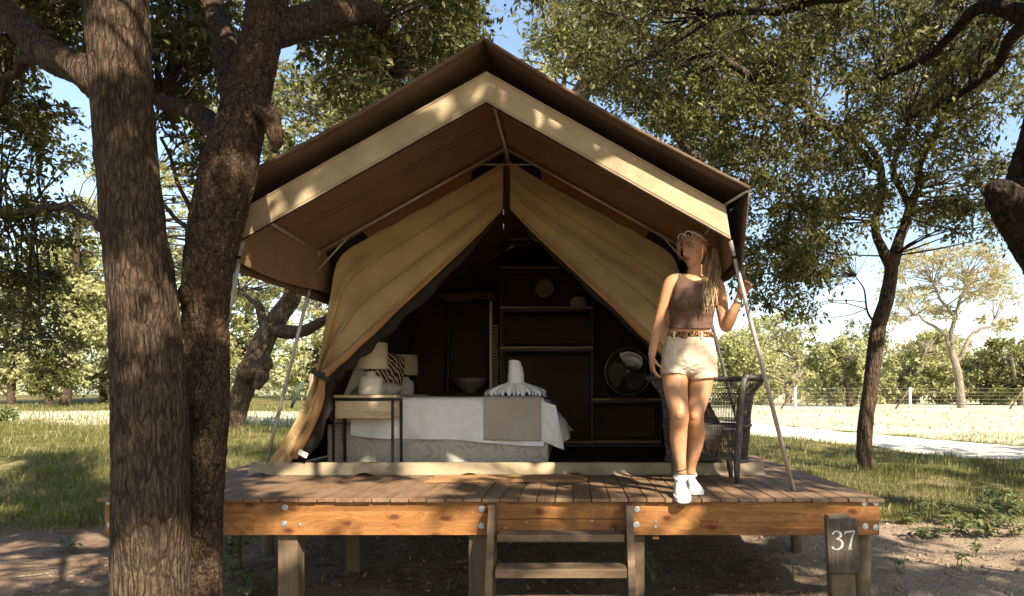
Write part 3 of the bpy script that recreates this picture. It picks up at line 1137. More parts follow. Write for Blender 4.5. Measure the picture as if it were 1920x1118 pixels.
# ------------------------------------------------------------------ bed
BX0, BX1, BY0, BY1 = P(612, 0, 6.3).x, P(1028, 0, 6.3).x, 6.3, 7.75
bed = thing('bed', 'white made-up bed on a grey scroll-patterned base inside the tent', 'bed', ((BX0 + BX1) / 2, 7, DZ))
MB().cbox((BX0, BY0, DZ + .02), (BX1, BY1, DZ + .385), .02, seg=2).build('bed_base', M['damask_cloth'], bed, True)
MB().cbox((BX0 + .01, BY0 + .01, DZ + .387), (BX1 - .005, BY1 - .01, DZ + .60), .05, seg=4).build('mattress', M['bedsheet'], bed, True)


def cloth_over(x0, x1, z_top, dropf, name, mat, parent, y0=BY0 - .025, lift=0, amp=.026, nx=70, seed=0, over=0, **kw):
    """a cloth lying on the bed and hanging down its near side"""
    q = []
    for i in range(nx):
        u = i / (nx - 1)
        x = x0 + (x1 - x0) * u
        row = []
        drop = dropf(u)
        for j in range(34):
            v = j / 33
            if v < .45:      # on top, from far to near
                t = v / .45
                y, z = BY1 - .05 + (y0 + .06 - BY1 + .05) * t, z_top
                z += (fbm1(x * 4 + seed, y * 4, .3) - .5) * .05
            elif v < .6:
                t = (v - .45) / .15 * math.pi / 2
                y, z = y0 + .06 - .06 * math.sin(t), z_top - .06 + .06 * math.cos(t)
            else:
                t = (v - .6) / .4
                y, z = y0 - .025 * t, z_top - .06 - drop * t
                y += amp * math.sin(u * 23 + seed + t * 1.5) * t + (fbm1(x * 5 + seed, z * 3, 4.2) - .5) * (.10 if seed == 0 else .03) * t
            row.append((x, y - lift, z))
        q.append(row)
    return MB().grid(q).build(name, M[mat], parent, True, **kw)


zt = 1.475
cloth_over(P(660, 0, 6.3).x, P(1020, 0, 6.3).x, zt, lambda u: .285 + .09 * u + .01 * math.sin(u * 9), 'duvet', 'bedsheet', bed, nx=90)
# foot end: a bunched corner of the duvet falling over the bed's end
mb = MB()
q = []
for i in range(26):
    v = i / 25
    row = []
    for j in range(22):
        t = j / 21
        # across the foot end from near to far
        y = BY0 - .03 + (BY1 - BY0 - .2) * t
        out = .22 * math.sin(min(1, v * 1.1) * math.pi / 2) * (1 + .25 * math.sin(t * 17)) + .02 * math.sin(v * 9 + t * 5)
        dz = -.05 - .30 * v ** 1.2 - .12 * v * max(0, 1 - t * 5)
        x = P(1008, 0, 6.3).x + out * (.55 + .75 * v) * (.9 - .25 * (t < .12))
        row.append((x, y + .03 * math.sin(v * 8 + t * 11), zt + dz + .05 * (1 - v) ** 2))
    q.append(row)
MB().grid(q).build('duvet_corner', M['bedsheet'], bed, True)
# loose hanging tip in front
q = []
for i in range(14):
    v = i / 13
    a, b = P(1012 + 6 * v, 752 + 76 * v, 6.26), P(1042 + 16 * v, 760 + 84 * v, 6.24)
    q.append([a.lerp(b, t) + Vector((0, -.03 * math.sin(t * 9 + v * 2) * v, 0)) for t in np.linspace(0, 1, 9)])
MB().grid(q).build('duvet_corner', M['bedsheet'], bed, True)

rn = cloth_over(P(909, 0, 6.3).x, P(1015, 0, 6.3).x, zt + .012, lambda u: .335 + .012 * u, 'bed_runner', 'runner_cloth', None, lift=.036, amp=.003, nx=30, seed=4)
rn['label'] = 'taupe woven runner laid across the white bed under the towel'
rn['category'] = 'bed runner'
s_ = rn.modifiers.new('t', 'SOLIDIFY')
s_.thickness = .008

# towel folded as a swan
tw = thing('folded_towel', 'white towel folded with an upright neck and pleated skirt on the bed', 'towel', P(966, 742, 6.5))
c = P(966, 741, 6.5)
zb = zt + .03
path = [(c.x, 6.52, zb), (c.x + .004, 6.52, zb + .09), (c.x + .006, 6.51, zb + .2), (c.x - .002, 6.49, zb + .28), (c.x - .010, 6.47, zb + .31), (c.x - .012, 6.44, zb + .318)]
rad = [(.105, .08), (.085, .06), (.07, .05), (.060, .045), (.045, .035), (.012, .012)]
sp_ = spline([list(p) + list(r) for p, r in zip(path, rad)], 22)
mb = MB()
rs = []
for i, r in enumerate(sp_):
    k = 1 + .04 * math.sin(i * 1.9) + .03 * math.sin(i * .8 + 1)
    rs.append([Vector((r[0] + r[3] * k * (1 + .06 * math.sin(3 * a)) * math.cos(a), r[1] + r[4] * k * math.sin(a), r[2])) for a in np.linspace(0, 2 * math.pi, 20, endpoint=False)])
mb.rings(rs)
mb.build('towel_neck', M['towel'], tw, True)
q = []
for i in range(180):
    a = math.pi * 2 * i / 179
    ple = math.sin(i * 1.35 + 1.6 * math.sin(i * .37)) * (1 + .5 * math.sin(i * .71)) - .5 * abs(math.sin(i * .21))
    row = []
    for j in range(7):
        v = j / 6
        r = (.05 + .185 * v)
        row.append((c.x + 1.22 * r * math.cos(a), 6.50 + .62 * r * math.sin(a), zb + .105 * (1 - v) ** .8 + ple * (.004 + .020 * v) + .004))
    q.append(row)
MB().grid(q).build('towel_pleats', M['towel'], tw, True)


def cushion(name, mat, c, sx, sz, th, rz=0, tilt=0, label=None, cat='cushion', rx=0):
    q = []
    n = 20
    mb = MB()
    for side in (-1, 1):
        g = []
        for i in range(n):
            row = []
            for j in range(n):
                u, v = 2 * i / (n - 1) - 1, 2 * j / (n - 1) - 1
                d = max(0, (1 - u * u) * (1 - v * v)) ** .45
                pin = 1 - .08 * (u * u * v * v) * 1
                wv = 1 - .07 * (1 - u * u) * v * v - .0
                row.append(Vector((u * sx / 2 * wv * pin, side * th / 2 * d, v * sz / 2 * (1 - .07 * (1 - v * v) * u * u))))
            g.append(row)
        m = Matrix.Translation(c) @ Matrix.Rotation(rz, 4, 'Z') @ Matrix.Rotation(tilt, 4, 'Y') @ Matrix.Rotation(rx, 4, 'X')
        mb.grid([[m @ p for p in r] for r in g], side > 0)
    o = mb.build(name, M[mat], None, True)
    o['label'] = label
    o['category'] = cat
    return o


cushion('pillow', 'pillowcase', P(672, 716, 6.75), .5, .40, .19, R(74), R(8), 'cream pillow at the head of the bed behind the lamp base', 'pillow')
cushion('pillow', 'pillowcase', P(706, 733, 6.72), .5, .34, .16, R(74), 0, 'pale pillow lying flat under the patterned cushions', 'pillow', R(78))
cushion('cushion', 'zebra_cloth', P(711, 706, 6.85), .40, .36, .17, R(54), R(10), 'rust and white zebra-print cushion nearest the bedside lamp')
cushion('cushion', 'zebra_cloth', P(729, 699, 7.25), .40, .42, .16, R(60), R(14), 'dark zebra-print cushion leaning behind the nearer one')

# bedside tables and lamps
def bedside(name, label, x0, x1, y0, y1, top):
    t = thing(name, label, 'bedside table', ((x0 + x1) / 2, (y0 + y1) / 2, DZ))
    r = .011
    for x in (x0 + r, x1 - r):
        for y in (y0 + r, y1 - r):
            MB().cbox((x - r, y - r, DZ + .008), (x + r, y + r, top - .046), .002).build('leg', M['dark_metal'], t)
    fz = top - .035
    for a, b in (((x0, y0, fz - .012), (x1, y0 + 2 * r, fz + .008)), ((x0, y1 - 2 * r, fz - .012), (x1, y1, fz + .008)), ((x0, y0 + 2 * r, fz - .012), (x0 + 2 * r, y1 - 2 * r, fz + .008)), ((x1 - 2 * r, y0 + 2 * r, fz - .012), (x1, y1 - 2 * r, fz + .008))):
        MB().cbox(a, b, .002).build('frame_rail', M['dark_metal'], t)
    MB().cbox((x0 + .012, y0 + .004, top - .025), (x1 - .012, y1 - .004, top), .003).build('table_top', M['pine'], t)
    MB().cbox((x0 + .024, y0 + .012, top - .2), (x1 - .024, y1 - .012, top - .05), .003).build('drawer', M['pine'], t)
    return t


bedside('bedside_table', 'pine bedside table with black metal legs beside the near bed edge', P(622, 0, 5.92).x, P(738, 0, 5.92).x, 5.92, 6.24, 1.5 - .004)
bedside('bedside_table', 'far bedside table carrying the second lamp behind the bed', P(742, 0, 7.95).x, P(800, 0, 7.95).x, 7.86, 8.2, 1.5)


def lamp(label, c, z0, rs, s):
    t = thing('table_lamp', label, 'lamp', (c.x, c.y, z0), 'bedside lamps')
    prof = [(.001, 0), (.095, 0), (.104, .01), (.105, .12), (.098, .15), (.06, .17), (.048, .18), (.046, .205), (.02, .206), (.001, .207)]
    MB().lathe([(r * s, z * s) for r, z in prof], (c.x, c.y, z0), 28).build('lamp_base', M['lamp_ceramic'], t, True)
    MB().tube([(c.x, c.y, z0 + .2 * s), (c.x, c.y, z0 + .26 * s)], .012, 8).build('lamp_stem', M['dark_metal'], t)
    mb = MB()
    n = 32
    zz = [(.152, .225), (.150, .34), (.147, .455)]
    for k in (1.0, .985):
        mb.rings([[Vector((c.x + r * s * k * math.cos(2 * math.pi * j / n), c.y + r * s * k * math.sin(2 * math.pi * j / n), z0 + z * s)) for j in range(n)] for r, z in zz], cap=False)
    mb.build('lamp_shade', M['lamp_shade_cloth'], t, True)


lamp('cream drum-shade lamp on the near bedside table', P(694, 0, 6.09), 1.497, 1, 1)
lamp('cream drum-shade lamp on the far side of the bed', P(759, 0, 8.02), 1.5, 1, 1.0)
# lamp cord under the near table
MB().tube([Vector(p) for p in spline([P(643, 780, 6.2), P(642, 820, 6.18), P(646, 840, 6.18), P(651, 862, 6.15)], 14)], .003, 5).build('power_cord', M['rope'], None)
o = C.objects['power_cord']
o['label'] = 'black lamp cord with inline switch hanging behind the table leg'
o['category'] = 'cord'
MB().cbox(P(647, 850, 6.175) - Vector((.011, .008, .03)), P(647, 850, 6.175) + Vector((.011, .008, .03)), .004).build('cord_switch', M['dark_metal'], o)

# ------------------------------------------------------------------ shelf rack at the back
rk = thing('shelf_rack', 'tall dark metal rack with pine shelves along the tent back wall', 'shelf', (0, 8.4, DZ))
YR = 8.32
XA, XB, XD = P(940, 0, YR).x, P(1110, 0, YR).x, P(1237, 0, YR).x


def rz_(py):
    return P(0, py, YR).z


for x, zt_ in ((XA, rz_(440)), (XB, rz_(520)), (XD, rz_(742))):
    for y in (YR, YR + .32):
        MB().cbox((x - .014, y - .014, DZ + .008), (x + .014, y + .014, zt_), .002).build('upright', M['dark_metal'], rk)
for py, x0, x1 in ((449, XA, P(990, 0, YR).x), (502, XA, P(1046, 0, YR).x), (577, XA, XB), (652, XA, XB), (829, XA, XB), (749, XB + .016, XD), (828, XB + .016, XD)):
    z = rz_(py)
    MB().cbox((x0 - .012, YR - .02, z - .012), (x1 + .012 if x1 != XB else x1 + .012, YR + .33, z + .012), .002).build('shelf_board', M['shelf_wood'], rk)
    MB().cbox((x0, YR - .005, z - .045), (x1, YR + .012, z - .0135), .002).build('shelf_rail', M['dark_metal'], rk)
for z0, z1, x0, x1 in ((rz_(823), rz_(665), XA, XB), (rz_(640), rz_(588), XA, XB), (rz_(570), rz_(508), XA, XB - .25), (rz_(822), rz_(756), XB + .02, XD)):
    MB().cbox((x0 + .02, YR + .335, z0), (x1 - .02, YR + .342, z1), .001).build('back_panel', M['panel_brown'], rk)

# woven plate, basket, fan, bowl
pt = MB()
n = 40
pt.rings([[Vector((DISC.x + r * math.cos(2 * math.pi * j / n), 8.30 + y, DISC.z + r * math.sin(2 * math.pi * j / n))) for j in range(n)] for r, y in ((.001, .01), (.10, .006), (.112, -.004), (.112, -.014), (.10, -.008), (.001, -.004))])
o = pt.build('woven_plate', M['chevron_weave'], None, True, label='round black and white zigzag plate standing on the tent shelf', category='plate')
MB().tube([(DISC.x, 8.33, DISC.z - .11), (DISC.x, 8.33, rz_(577) + .012)], .01, 6).build('plate_stand', M['dark_metal'], o)
bk = thing('basket', 'low round straw basket on the shelf beside the zigzag plate', 'basket', P(1085, 575, 8.4))
c = P(1085, 575, 8.4)
for k in range(5):
    r = .095 + .012 * math.sin(k * 1.1)
    MB().tube([Vector((c.x + r * math.cos(a), 8.42 + r * math.sin(a), rz_(577) + .026 + .024 * k)) for a in np.linspace(0, 2 * math.pi, 25)], .0135, 8, False).build('coil', M['runner_cloth'], bk, True)

fan = thing('floor_fan', 'black and chrome round fan standing on the low shelf', 'fan', P(1178, 749, 8.3))
c = P(1178, 697, 8.22)
fr = .275
mb = MB()
for r, y in ((fr, 0), (fr, .09), (fr * .72, -.03), (fr * .45, -.045), (fr * .2, -.05)):
    mb.tube([Vector((c.x + r * math.cos(a), c.y + y, c.z + r * math.sin(a))) for a in np.linspace(0, 2 * math.pi, 41)], .009 if r == fr else .003, 6, False)
for k in range(36):
    a = 2 * math.pi * k / 36
    d = Vector((math.cos(a), 0, math.sin(a)))
    mb.tube([c + d * .05 + Vector((0, -.052, 0)), c + d * fr * .6 + Vector((0, -.04, 0)), c + d * fr], .0013, 4, False)
mb.build('guard', M['chrome'], fan, True)
MB().rings([[c + Vector((r * math.cos(a), y, r * math.sin(a))) for a in np.linspace(0, 2 * math.pi, 20, endpoint=False)] for r, y in ((.001, -.06), (.05, -.055), (.055, .03), (.07, .06), (.06, .12), (.001, .13))]).build('hub', M['chrome'], fan, True)
for k in range(3):
    a0 = 2 * math.pi * k / 3 + .9
    q = []
    for i in range(8):
        r = .05 + .19 * i / 7
        row = []
        for j in range(6):
            a = a0 + (j / 5 - .5) * 1.75 * (1 - .35 * (i / 7) ** 4) + .5 * i / 7
            row.append(c + Vector((r * math.cos(a), .03 + .05 * (j / 5 - .5), r * math.sin(a))))
        q.append(row)
    MB().grid(q).build('blade', M['chrome'], fan, True)
MB().cbox((c.x - .21, c.y - .06, rz_(749) + .0125), (c.x + .21, c.y + .16, rz_(749) + .035), .006).build('stand_base', M['dark_metal'], fan)
for s in (-1, 1):
    MB().tube([(c.x + s * .2, c.y + .05, rz_(749) + .03), (c.x + s * (fr + .012), c.y + .05, c.z - .1), (c.x + s * (fr + .01), c.y + .05, c.z)], .010, 8).build('stand_arm', M['dark_metal'], fan, True)

bowl = thing('wash_bowl', 'grey round wash bowl on a stand behind the bed', 'bowl', P(880, 740, 8.2))
c = P(882, 709, 8.25)
MB().lathe([(.001, -.175), (.07, -.175), (.075, -.165), (.13, -.12), (.18, -.06), (.205, 0), (.19, -.0), (.165, -.055), (.1, -.12), (.001, -.14)], c, 32).build('basin', M['bowl_ceramic'], bowl, True)
MB().cbox((c.x - .2, 8.08, DZ + .01), (c.x + .2, 8.46, c.z - .176), .004).build('stand', M['canvas_dark'], bowl)
# ------------------------------------------------------------------ woven barrel chair
chair = thing('wicker_chair', 'black woven rattan tub chair with flared rim beside the woman', 'chair', (1.03, 5.30, DZ))
CM = Matrix.Translation((1.02, 5.27, DZ)) @ Matrix.Rotation(R(-14), 4, 'Z')   # local -y is the front


def prof(z):
    """radius of the shell at height z"""
    return .262 + .02 * ss(.15, .45, z) + .012 * ss(.45, .62, z) + .085 * ss(.60, .78, z) ** 1.4


A0, A1 = R(-42), R(222)


def ring_pt(a, z, dr=0):
    endf = float(min(ss(0, .42, a - A0), ss(0, .42, A1 - a)))
    r = .294 + (float(prof(z)) - .294) * ((.4 + .6 * endf) if z > .5 else 1) + dr
    flat = 1.0
    return CM @ Vector((1.14 * r * math.cos(a), .96 * r * math.sin(a) * flat, z))


AN = np.linspace(A0, A1, 124)
mb = MB()
for i, a in enumerate(AN):
    zs = np.linspace(.16, .775, 13)
    mb.tube([ring_pt(a + .004 * math.sin(z * 40 + i), z, .002 * (-1) ** i) for z in zs], .0027, 4, False)
mb.build('upright_canes', M['rattan'], chair, True)
mb = MB()
rows = list(np.arange(.16, .20, .011)) + [.24, .285, .32, .36, .365, .40] + list(np.arange(.44, .475, .009)) + list(np.arange(.545, .59, .011)) + [.66, .70]
for k, z in enumerate(rows):
    mb.tube([ring_pt(a, z, .005 * (1 if (i + k) % 2 else -1)) for i, a in enumerate(AN)], .0035, 4, False)
mb.build('woven_bands', M['rattan'], chair, True)
# diamond lattice bands: slanted canes
mb = MB()
for i in range(0, 120, 2):
    for s in (-1, 1):
        j = i if s > 0 else i + 3
        mb.tube([ring_pt(AN[min(123, max(0, j + int(s * 3 * t)))], .60 + .06 * t, .004) for t in (0, .5, 1)], .0025, 4, False)
mb.build('lattice_band', M['rattan'], chair, True)
for z, r in ((.775, .021), (.16, .014), (.42, .011)):
    mb = MB()
    pts = [ring_pt(a, z, .006) for a in np.linspace(A0 - .02, A1 + .02, 60)]
    mb.tube(pts, [r * (1 + .1 * math.sin(i * 2.4)) for i in range(60)], 10)
    mb.build('rim' if z > .7 else 'hoop', M['rattan'], chair, True)
# front posts and legs
for a in (A0, A1):
    pts = [ring_pt(a, z, .006) for z in (.02, .15, .3, .45, .6, .7, .775)]
    pts[0].z = DZ + .001
    MB().tube(pts, [.016, .026, .027, .0265, .027, .027, .022], 10).build('front_leg', M['rattan'], chair, True)
for a in (R(55), R(125)):
    pts = [ring_pt(a, .17, -.02), ring_pt(a, .08, .0), ring_pt(a, .001, .01)]
    MB().tube(pts, [.027, .024, .015], 10).build('rear_leg', M['rattan'], chair, True)
# seat and apron
mb = MB()
fl, frr = ring_pt(A1, .42), ring_pt(A0, .42)
for k in range(40):
    t = k / 39
    a = fl.lerp(frr, t)
    b = CM @ Vector(((t - .5) * .40, .235 - .5 * (t - .5) ** 2, .42))
    mb.tube([a, (a + b) / 2 + Vector((0, 0, -.012)), b], .0052, 5, False)
mb.build('seat', M['rattan'], chair, True)
mb = MB()
for k in range(46):
    t = k / 45
    a = fl.lerp(frr, t)
    sl = .018 * math.sin(k * .9)
    mb.tube([a, a + Vector((sl, .004 * (-1) ** k, -.26))], .0026, 4, False)
for z in list(np.arange(.17, .21, .01)) + list(np.arange(.36, .43, .008)):
    mb.tube([Vector((p.x, p.y - .004 * (-1) ** i, DZ + z)) for i, p in enumerate([fl.lerp(frr, t) for t in np.linspace(0, 1, 40)])], .0036, 4, False)
mb.build('apron', M['rattan'], chair, True)
# ------------------------------------------------------------------ person
per = thing('person', 'person in brown sleeveless top and pale shorts leaning on a tent pole', 'person', (.72, 4.45, DZ))


def limb(mb, rows, n=26, k=16):
    """rows of (px, py, Y, r[, r2])"""
    a = []
    for r in rows:
        p = P(r[0], r[1], r[2])
        a.append([p.x, p.y, p.z, r[3], r[4] if len(r) > 4 else r[3]])
    s = spline(a, n)
    mb.tube([Vector(q[:3]) for q in s], [(q[3], q[4]) for q in s], k, up=(1, 0, 0))


def torso(mb, rows, n=40, k=28, grow=0.0):
    a = []
    for px, py, hw, d0, d1, Y in rows:
        p = P(px, py, Y)
        a.append([p.x, p.y, p.z, hw / F * Y + grow, d0 + grow, d1 + grow])
    s = spline(a, n)
    rs = []
    for q in s:
        ring = []
        for j in range(k):
            t = 2 * math.pi * j / k
            c, sn = math.cos(t), math.sin(t)
            e = .86
            x = q[3] * math.copysign(abs(c) ** e, c)
            y = (q[4] if sn < 0 else q[5]) * math.copysign(abs(sn) ** e, sn)
            ring.append(Vector((q[0] + x, q[1] + y, q[2])))
        rs.append(ring)
    mb.rings(rs)


body = MB()
torso(body, [(1292, 698, 36, .08, .09, 4.56), (1292, 688, 47, .10, .12, 4.56), (1292, 672, 49, .105, .13, 4.55), (1293, 645, 44, .10, .105, 4.54), (1295, 614, 36, .088, .085, 4.53),
             (1297, 588, 37.5, .098, .088, 4.53), (1299, 567, 40, .134, .092, 4.53), (1300, 548, 39, .118, .095, 4.53), (1301, 532, 38, .075, .085, 4.53), (1301, 522, 29, .055, .07, 4.53), (1301, 514, 17, .05, .055, 4.53)])
for s, px in ((-1, 1281), (1, 1319)):   # chest
    c = P(px, 567, 4.462)
    body.ell(c, (.062, .056, .060), 16, 10)
limb(body, [(1302, 530, 4.53, .058), (1303, 514, 4.525, .053), (1306, 496, 4.52, .052)], 12)
# shoulders and arms
limb(body, [(1276, 522, 4.54, .045), (1259, 531, 4.54, .048), (1251, 550, 4.54, .0455), (1243, 578, 4.545, .040), (1234, 610, 4.55, .0345), (1229, 632, 4.53, .0345), (1224, 655, 4.50, .027), (1222, 668, 4.48, .0245, .019)], 40)
limb(body, [(1326, 524, 4.53, .045), (1343, 534, 4.53, .047), (1350, 555, 4.52, .0445), (1355, 585, 4.50, .040), (1360, 612, 4.48, .0365), (1366, 606, 4.45, .0365), (1374, 588, 4.42, .034), (1383, 568, 4.40, .0255), (1386, 558, 4.395, .0235, .019)], 48)
# legs
limb(body, [(1268, 684, 4.57, .086), (1266, 712, 4.54, .085), (1268, 742, 4.50, .074), (1273, 768, 4.455, .062), (1275, 783, 4.445, .058), (1273, 800, 4.47, .0565), (1272, 822, 4.49, .0555), (1274, 850, 4.49, .044), (1277, 874, 4.48, .033), (1278, 890, 4.47, .034)], 60, 20)
limb(body, [(1317, 684, 4.58, .088), (1315, 712, 4.57, .083), (1310, 742, 4.55, .073), (1304, 768, 4.53, .062), (1303, 784, 4.53, .058), (1304, 800, 4.56, .0565), (1305, 822, 4.60, .0555), (1301, 850, 4.63, .044), (1296, 874, 4.65, .033), (1295, 890, 4.65, .034)], 60, 20)
for c in (P(1275, 779, 4.40), P(1303, 780, 4.485)):   # knee caps
    body.ell(c, (.030, .022, .034), 12, 8)

# head, local axes: x her left, y forward, z up
TH = R(58)
fw = Vector((-math.sin(TH), -math.cos(TH), 0))
lf = Vector((math.cos(TH), -math.sin(TH), 0))
HM = Matrix((lf, fw, Vector((0, 0, 1)))).transposed().to_4x4()
HC = P(1305.5, 467.5, 4.52)
HM = Matrix.Translation(HC) @ HM @ Matrix.Rotation(R(-10), 4, 'X') @ Matrix.Rotation(R(-5), 4, 'Y')


def H(x, y, z):
    return HM @ Vector((x, y, z))


prof_h = [(-.115, .016, .080, .045), (-.108, .030, .088, .02), (-.095, .042, .092, .0), (-.075, .051, .0915, -.018), (-.050, .058, .0915, -.04), (-.02, .063, .0905, -.068),
          (.01, .067, .090, -.085), (.04, .069, .092, -.094), (.07, .065, .083, -.088), (.092, .05, .06, -.068), (.106, .03, .03, -.045), (.111, .006, .0, -.01)]
s = spline(prof_h, 40)
rs = []
for z, wd, yf, yb in s:
    cy, hd = (yf + yb) / 2, (yf - yb) / 2
    rs.append([H(wd * math.copysign(abs(math.cos(t)) ** .9, math.cos(t)), cy + hd * math.copysign(abs(math.sin(t)) ** .9, math.sin(t)), z) for t in np.linspace(0, 2 * math.pi, 32, endpoint=False)])
body.rings(rs)
m3 = HM.to_3x3()
body.tube([H(0, .086, .022), H(0, .098, .004), H(0, .112, -.018), H(0, .106, -.030), H(0, .09, -.034)], [.006, .0085, .0115, .013, .008], 10)
for s in (-1, 1):
    body.ell(H(s * .011, .098, -.027), (.009, .009, .007), 8, 6, m3)         # nostril wings
    body.ell(H(s * .033, .060, -.032), (.027, .021, .028), 12, 8, m3)        # cheeks
    body.ell(H(s * .028, .0835, .030), (.026, .010, .008), 10, 6, m3)        # brow
    body.ell(H(s * .068, -.008, -.006), (.009, .020, .031), 12, 8, m3 @ Matrix.Rotation(R(-18), 3, 'X'))  # ears
body.ell(H(0, .092, -.053), (.021, .009, .0055), 12, 6, m3)
body.ell(H(0, .090, -.063), (.018, .0095, .006), 12, 6, m3)
body.ell(H(0, .082, -.097), (.018, .016, .014), 12, 8, m3)


def hand(mb, wrist, d, nrm, thumb, curls, spread=.004, sc=1.0, thumb_curl=.5, tdir=.7):
    """d: finger direction, nrm: palm normal, thumb: towards the thumb"""
    d, nrm = Vector(d).normalized(), Vector(nrm).normalized()
    t = Vector(thumb)
    t = (t - d * t.dot(d)).normalized()
    nrm = (nrm - d * nrm.dot(d) - t * nrm.dot(t)).normalized()
    W = Vector(wrist)
    mb.tube([W - d * .02, W + d * .015 * sc, W + d * .05 * sc, W + d * .082 * sc, W + d * .09 * sc], [(.023 * sc, .019 * sc), (.027 * sc, .0175 * sc), (.038 * sc, .0155 * sc), (.039 * sc, .0125 * sc), (.034 * sc, .009 * sc)], 14, up=t)
    L = (.068, .076, .071, .056)
    for k in range(4):
        off = (.0295 - .0195 * k) * sc
        p = W + d * (.083 - (.0, -.003, .0, .007)[k]) * sc + t * off
        a = 0
        pts, rd = [p - d * .02, p], [.0088 * sc, .0088 * sc]
        dirv = d + t * (1.5 - k) * spread * 8
        for q, fr in enumerate((.46, .30, .24)):
            a += curls[k] * (1.0, 1.15, .7)[q]
            v = (dirv.normalized() * math.cos(a) + nrm * math.sin(a))
            p = p + v * L[k] * fr * sc
            pts.append(p)
            rd.append((.0080, .0073, .0060)[q] * sc)
        mb.tube(pts, rd, 9)
    p = W + d * .022 * sc + t * .022 * sc + nrm * .006
    v = (d * tdir + t * (1 - tdir * .4) + nrm * .25).normalized()
    p1 = p + v * .040 * sc
    v2 = (v * math.cos(thumb_curl) + (d * .7 + nrm * .7).normalized() * math.sin(thumb_curl)).normalized()
    p2 = p1 + v2 * .030 * sc
    p3 = p2 + (v2 + nrm * .3).normalized() * .022 * sc
    mb.tube([p - v * .012, p, p1, p2, p3], [.012 * sc, .0135 * sc, .0105 * sc, .009 * sc, .0066 * sc], 10)


hand(body, P(1222, 670, 4.475), (.06, -.12, -1), (1, .15, 0), (.15, -1, .1), (.35, .42, .5, .55), sc=.98)
# hand round the tent pole
ft_, fo_ = Vector((.975, YF, 2.45)), Vector((1.49, 4.67, DZ))
pc = ft_.lerp(fo_, .165)
pdir = (ft_ - fo_).normalized()
gr_d = Vector((.93, -.05, .36)).normalized()
wr = P(1386, 557, 4.40)
hand(body, wr, Vector((.52, -.02, .85)), (-.38, -1, .12), (-.85, -.1, .52), (.80, .84, .86, .88), sc=.96, tdir=.85, thumb_curl=.5)
bme = remeshed(body, .0050, 7, .5)
bo = link('body', bme, M['skin'], per)

# tank top: the part of the body it covers, pushed out along the normals
nvb = len(bme.vertices)
co = np.empty(nvb * 3)
bme.vertices.foreach_get('co', co)
co = co.reshape(-1, 3)
no = np.empty(nvb * 3)
bme.vertices.foreach_get('normal', no)
no = no.reshape(-1, 3)
ppx = 1073 + co[:, 0] * F / co[:, 1]
ppy = 740 - (co[:, 2] - 1.5) * F / co[:, 1]
pyk = [505, 516, 540, 556, 570, 578, 620]
lft = np.interp(ppy, pyk, [1275, 1272.5, 1266.5, 1262, 1257, 1252, 1252])
rgt = np.interp(ppy, pyk, [1329, 1331, 1335, 1337, 1339, 1343, 1343])
neck = np.interp(ppx, [1270, 1283, 1290, 1303, 1317, 1325, 1340], [505, 513, 523, 529, 525, 515, 505])
keep = (ppy < 617) & (ppy > 506) & (ppx > lft) & (ppx < rgt) & ((ppy > neck) | (co[:, 1] > 4.535))
keep &= ~((ppy < 514) & (co[:, 1] > 4.49) & (np.abs(ppx - 1303) < 19))
polys = [tuple(p.vertices) for p in bme.polygons]
pk = np.array([all(keep[i] for i in p) for p in polys])
idx = -np.ones(nvb, int)
used = sorted({i for p, k in zip(polys, pk) if k for i in p})
idx[used] = np.arange(len(used))
wr_ = (fbm(np.stack([co[:, 0] * 9, co[:, 1] * 9, co[:, 2] * 34], -1), 3) - .5)
low = ss(560, 612, ppy)
offs = .006 + .010 * low * (.6 + wr_) + .004 * wr_
tv = co + no * offs[:, None]
# even out the cut edges
ecount = {}
for p, k in zip(polys, pk):
    if k:
        for a_, b_ in zip(p, p[1:] + p[:1]):
            e_ = (min(a_, b_), max(a_, b_))
            ecount[e_] = ecount.get(e_, 0) + 1
nbr = {}
for (a_, b_), c_ in ecount.items():
    if c_ == 1:
        nbr.setdefault(a_, []).append(b_)
        nbr.setdefault(b_, []).append(a_)
for _ in range(10):
    new = {i: tv[i] * .4 + sum(tv[j] for j in q) / len(q) * .6 for i, q in nbr.items()}
    for i, q in new.items():
        tv[i] = q
me = bpy.data.meshes.new('tank_top')
me.from_pydata([tuple(v) for v in tv[used]], [], [tuple(int(idx[i]) for i in p) for p, k in zip(polys, pk) if k])
me.polygons.foreach_set('use_smooth', [True] * len(me.polygons))
o = link('tank_top', me, M['top_fabric'], per)
sm = o.modifiers.new('t', 'SOLIDIFY')
sm.thickness = .004
sm.offset = 1

# shorts
sh = MB()
torso(sh, [(1294, 625, 41, .104, .098, 4.535), (1293, 640, 45, .113, .112, 4.54), (1292, 662, 50, .12, .135, 4.55), (1292, 684, 52, .118, .137, 4.555), (1292, 698, 44, .10, .115, 4.56), (1291, 705, 26, .07, .08, 4.56)], 28)
limb(sh, [(1269, 668, 4.56, .093, .11), (1266, 690, 4.555, .097, .105), (1264.5, 706, 4.545, .0925, .10)], 14, 24)
limb(sh, [(1316, 668, 4.56, .093, .11), (1317.5, 692, 4.565, .097, .105), (1319, 711, 4.565, .0945, .10)], 14, 24)
sme = remeshed(sh, .0055, 3, .5)
n_ = len(sme.vertices)
c2 = np.empty(n_ * 3)
sme.vertices.foreach_get('co', c2)
c2 = c2.reshape(-1, 3)
n2 = np.empty(n_ * 3)
sme.vertices.foreach_get('normal', n2)
n2 = n2.reshape(-1, 3)
fx = P(1291, 690, 4.45)
dd = np.stack([(c2[:, 0] - fx.x), (c2[:, 2] - fx.z)], -1)
ang = np.arctan2(dd[:, 1], dd[:, 0])
rr = np.linalg.norm(dd, axis=1)
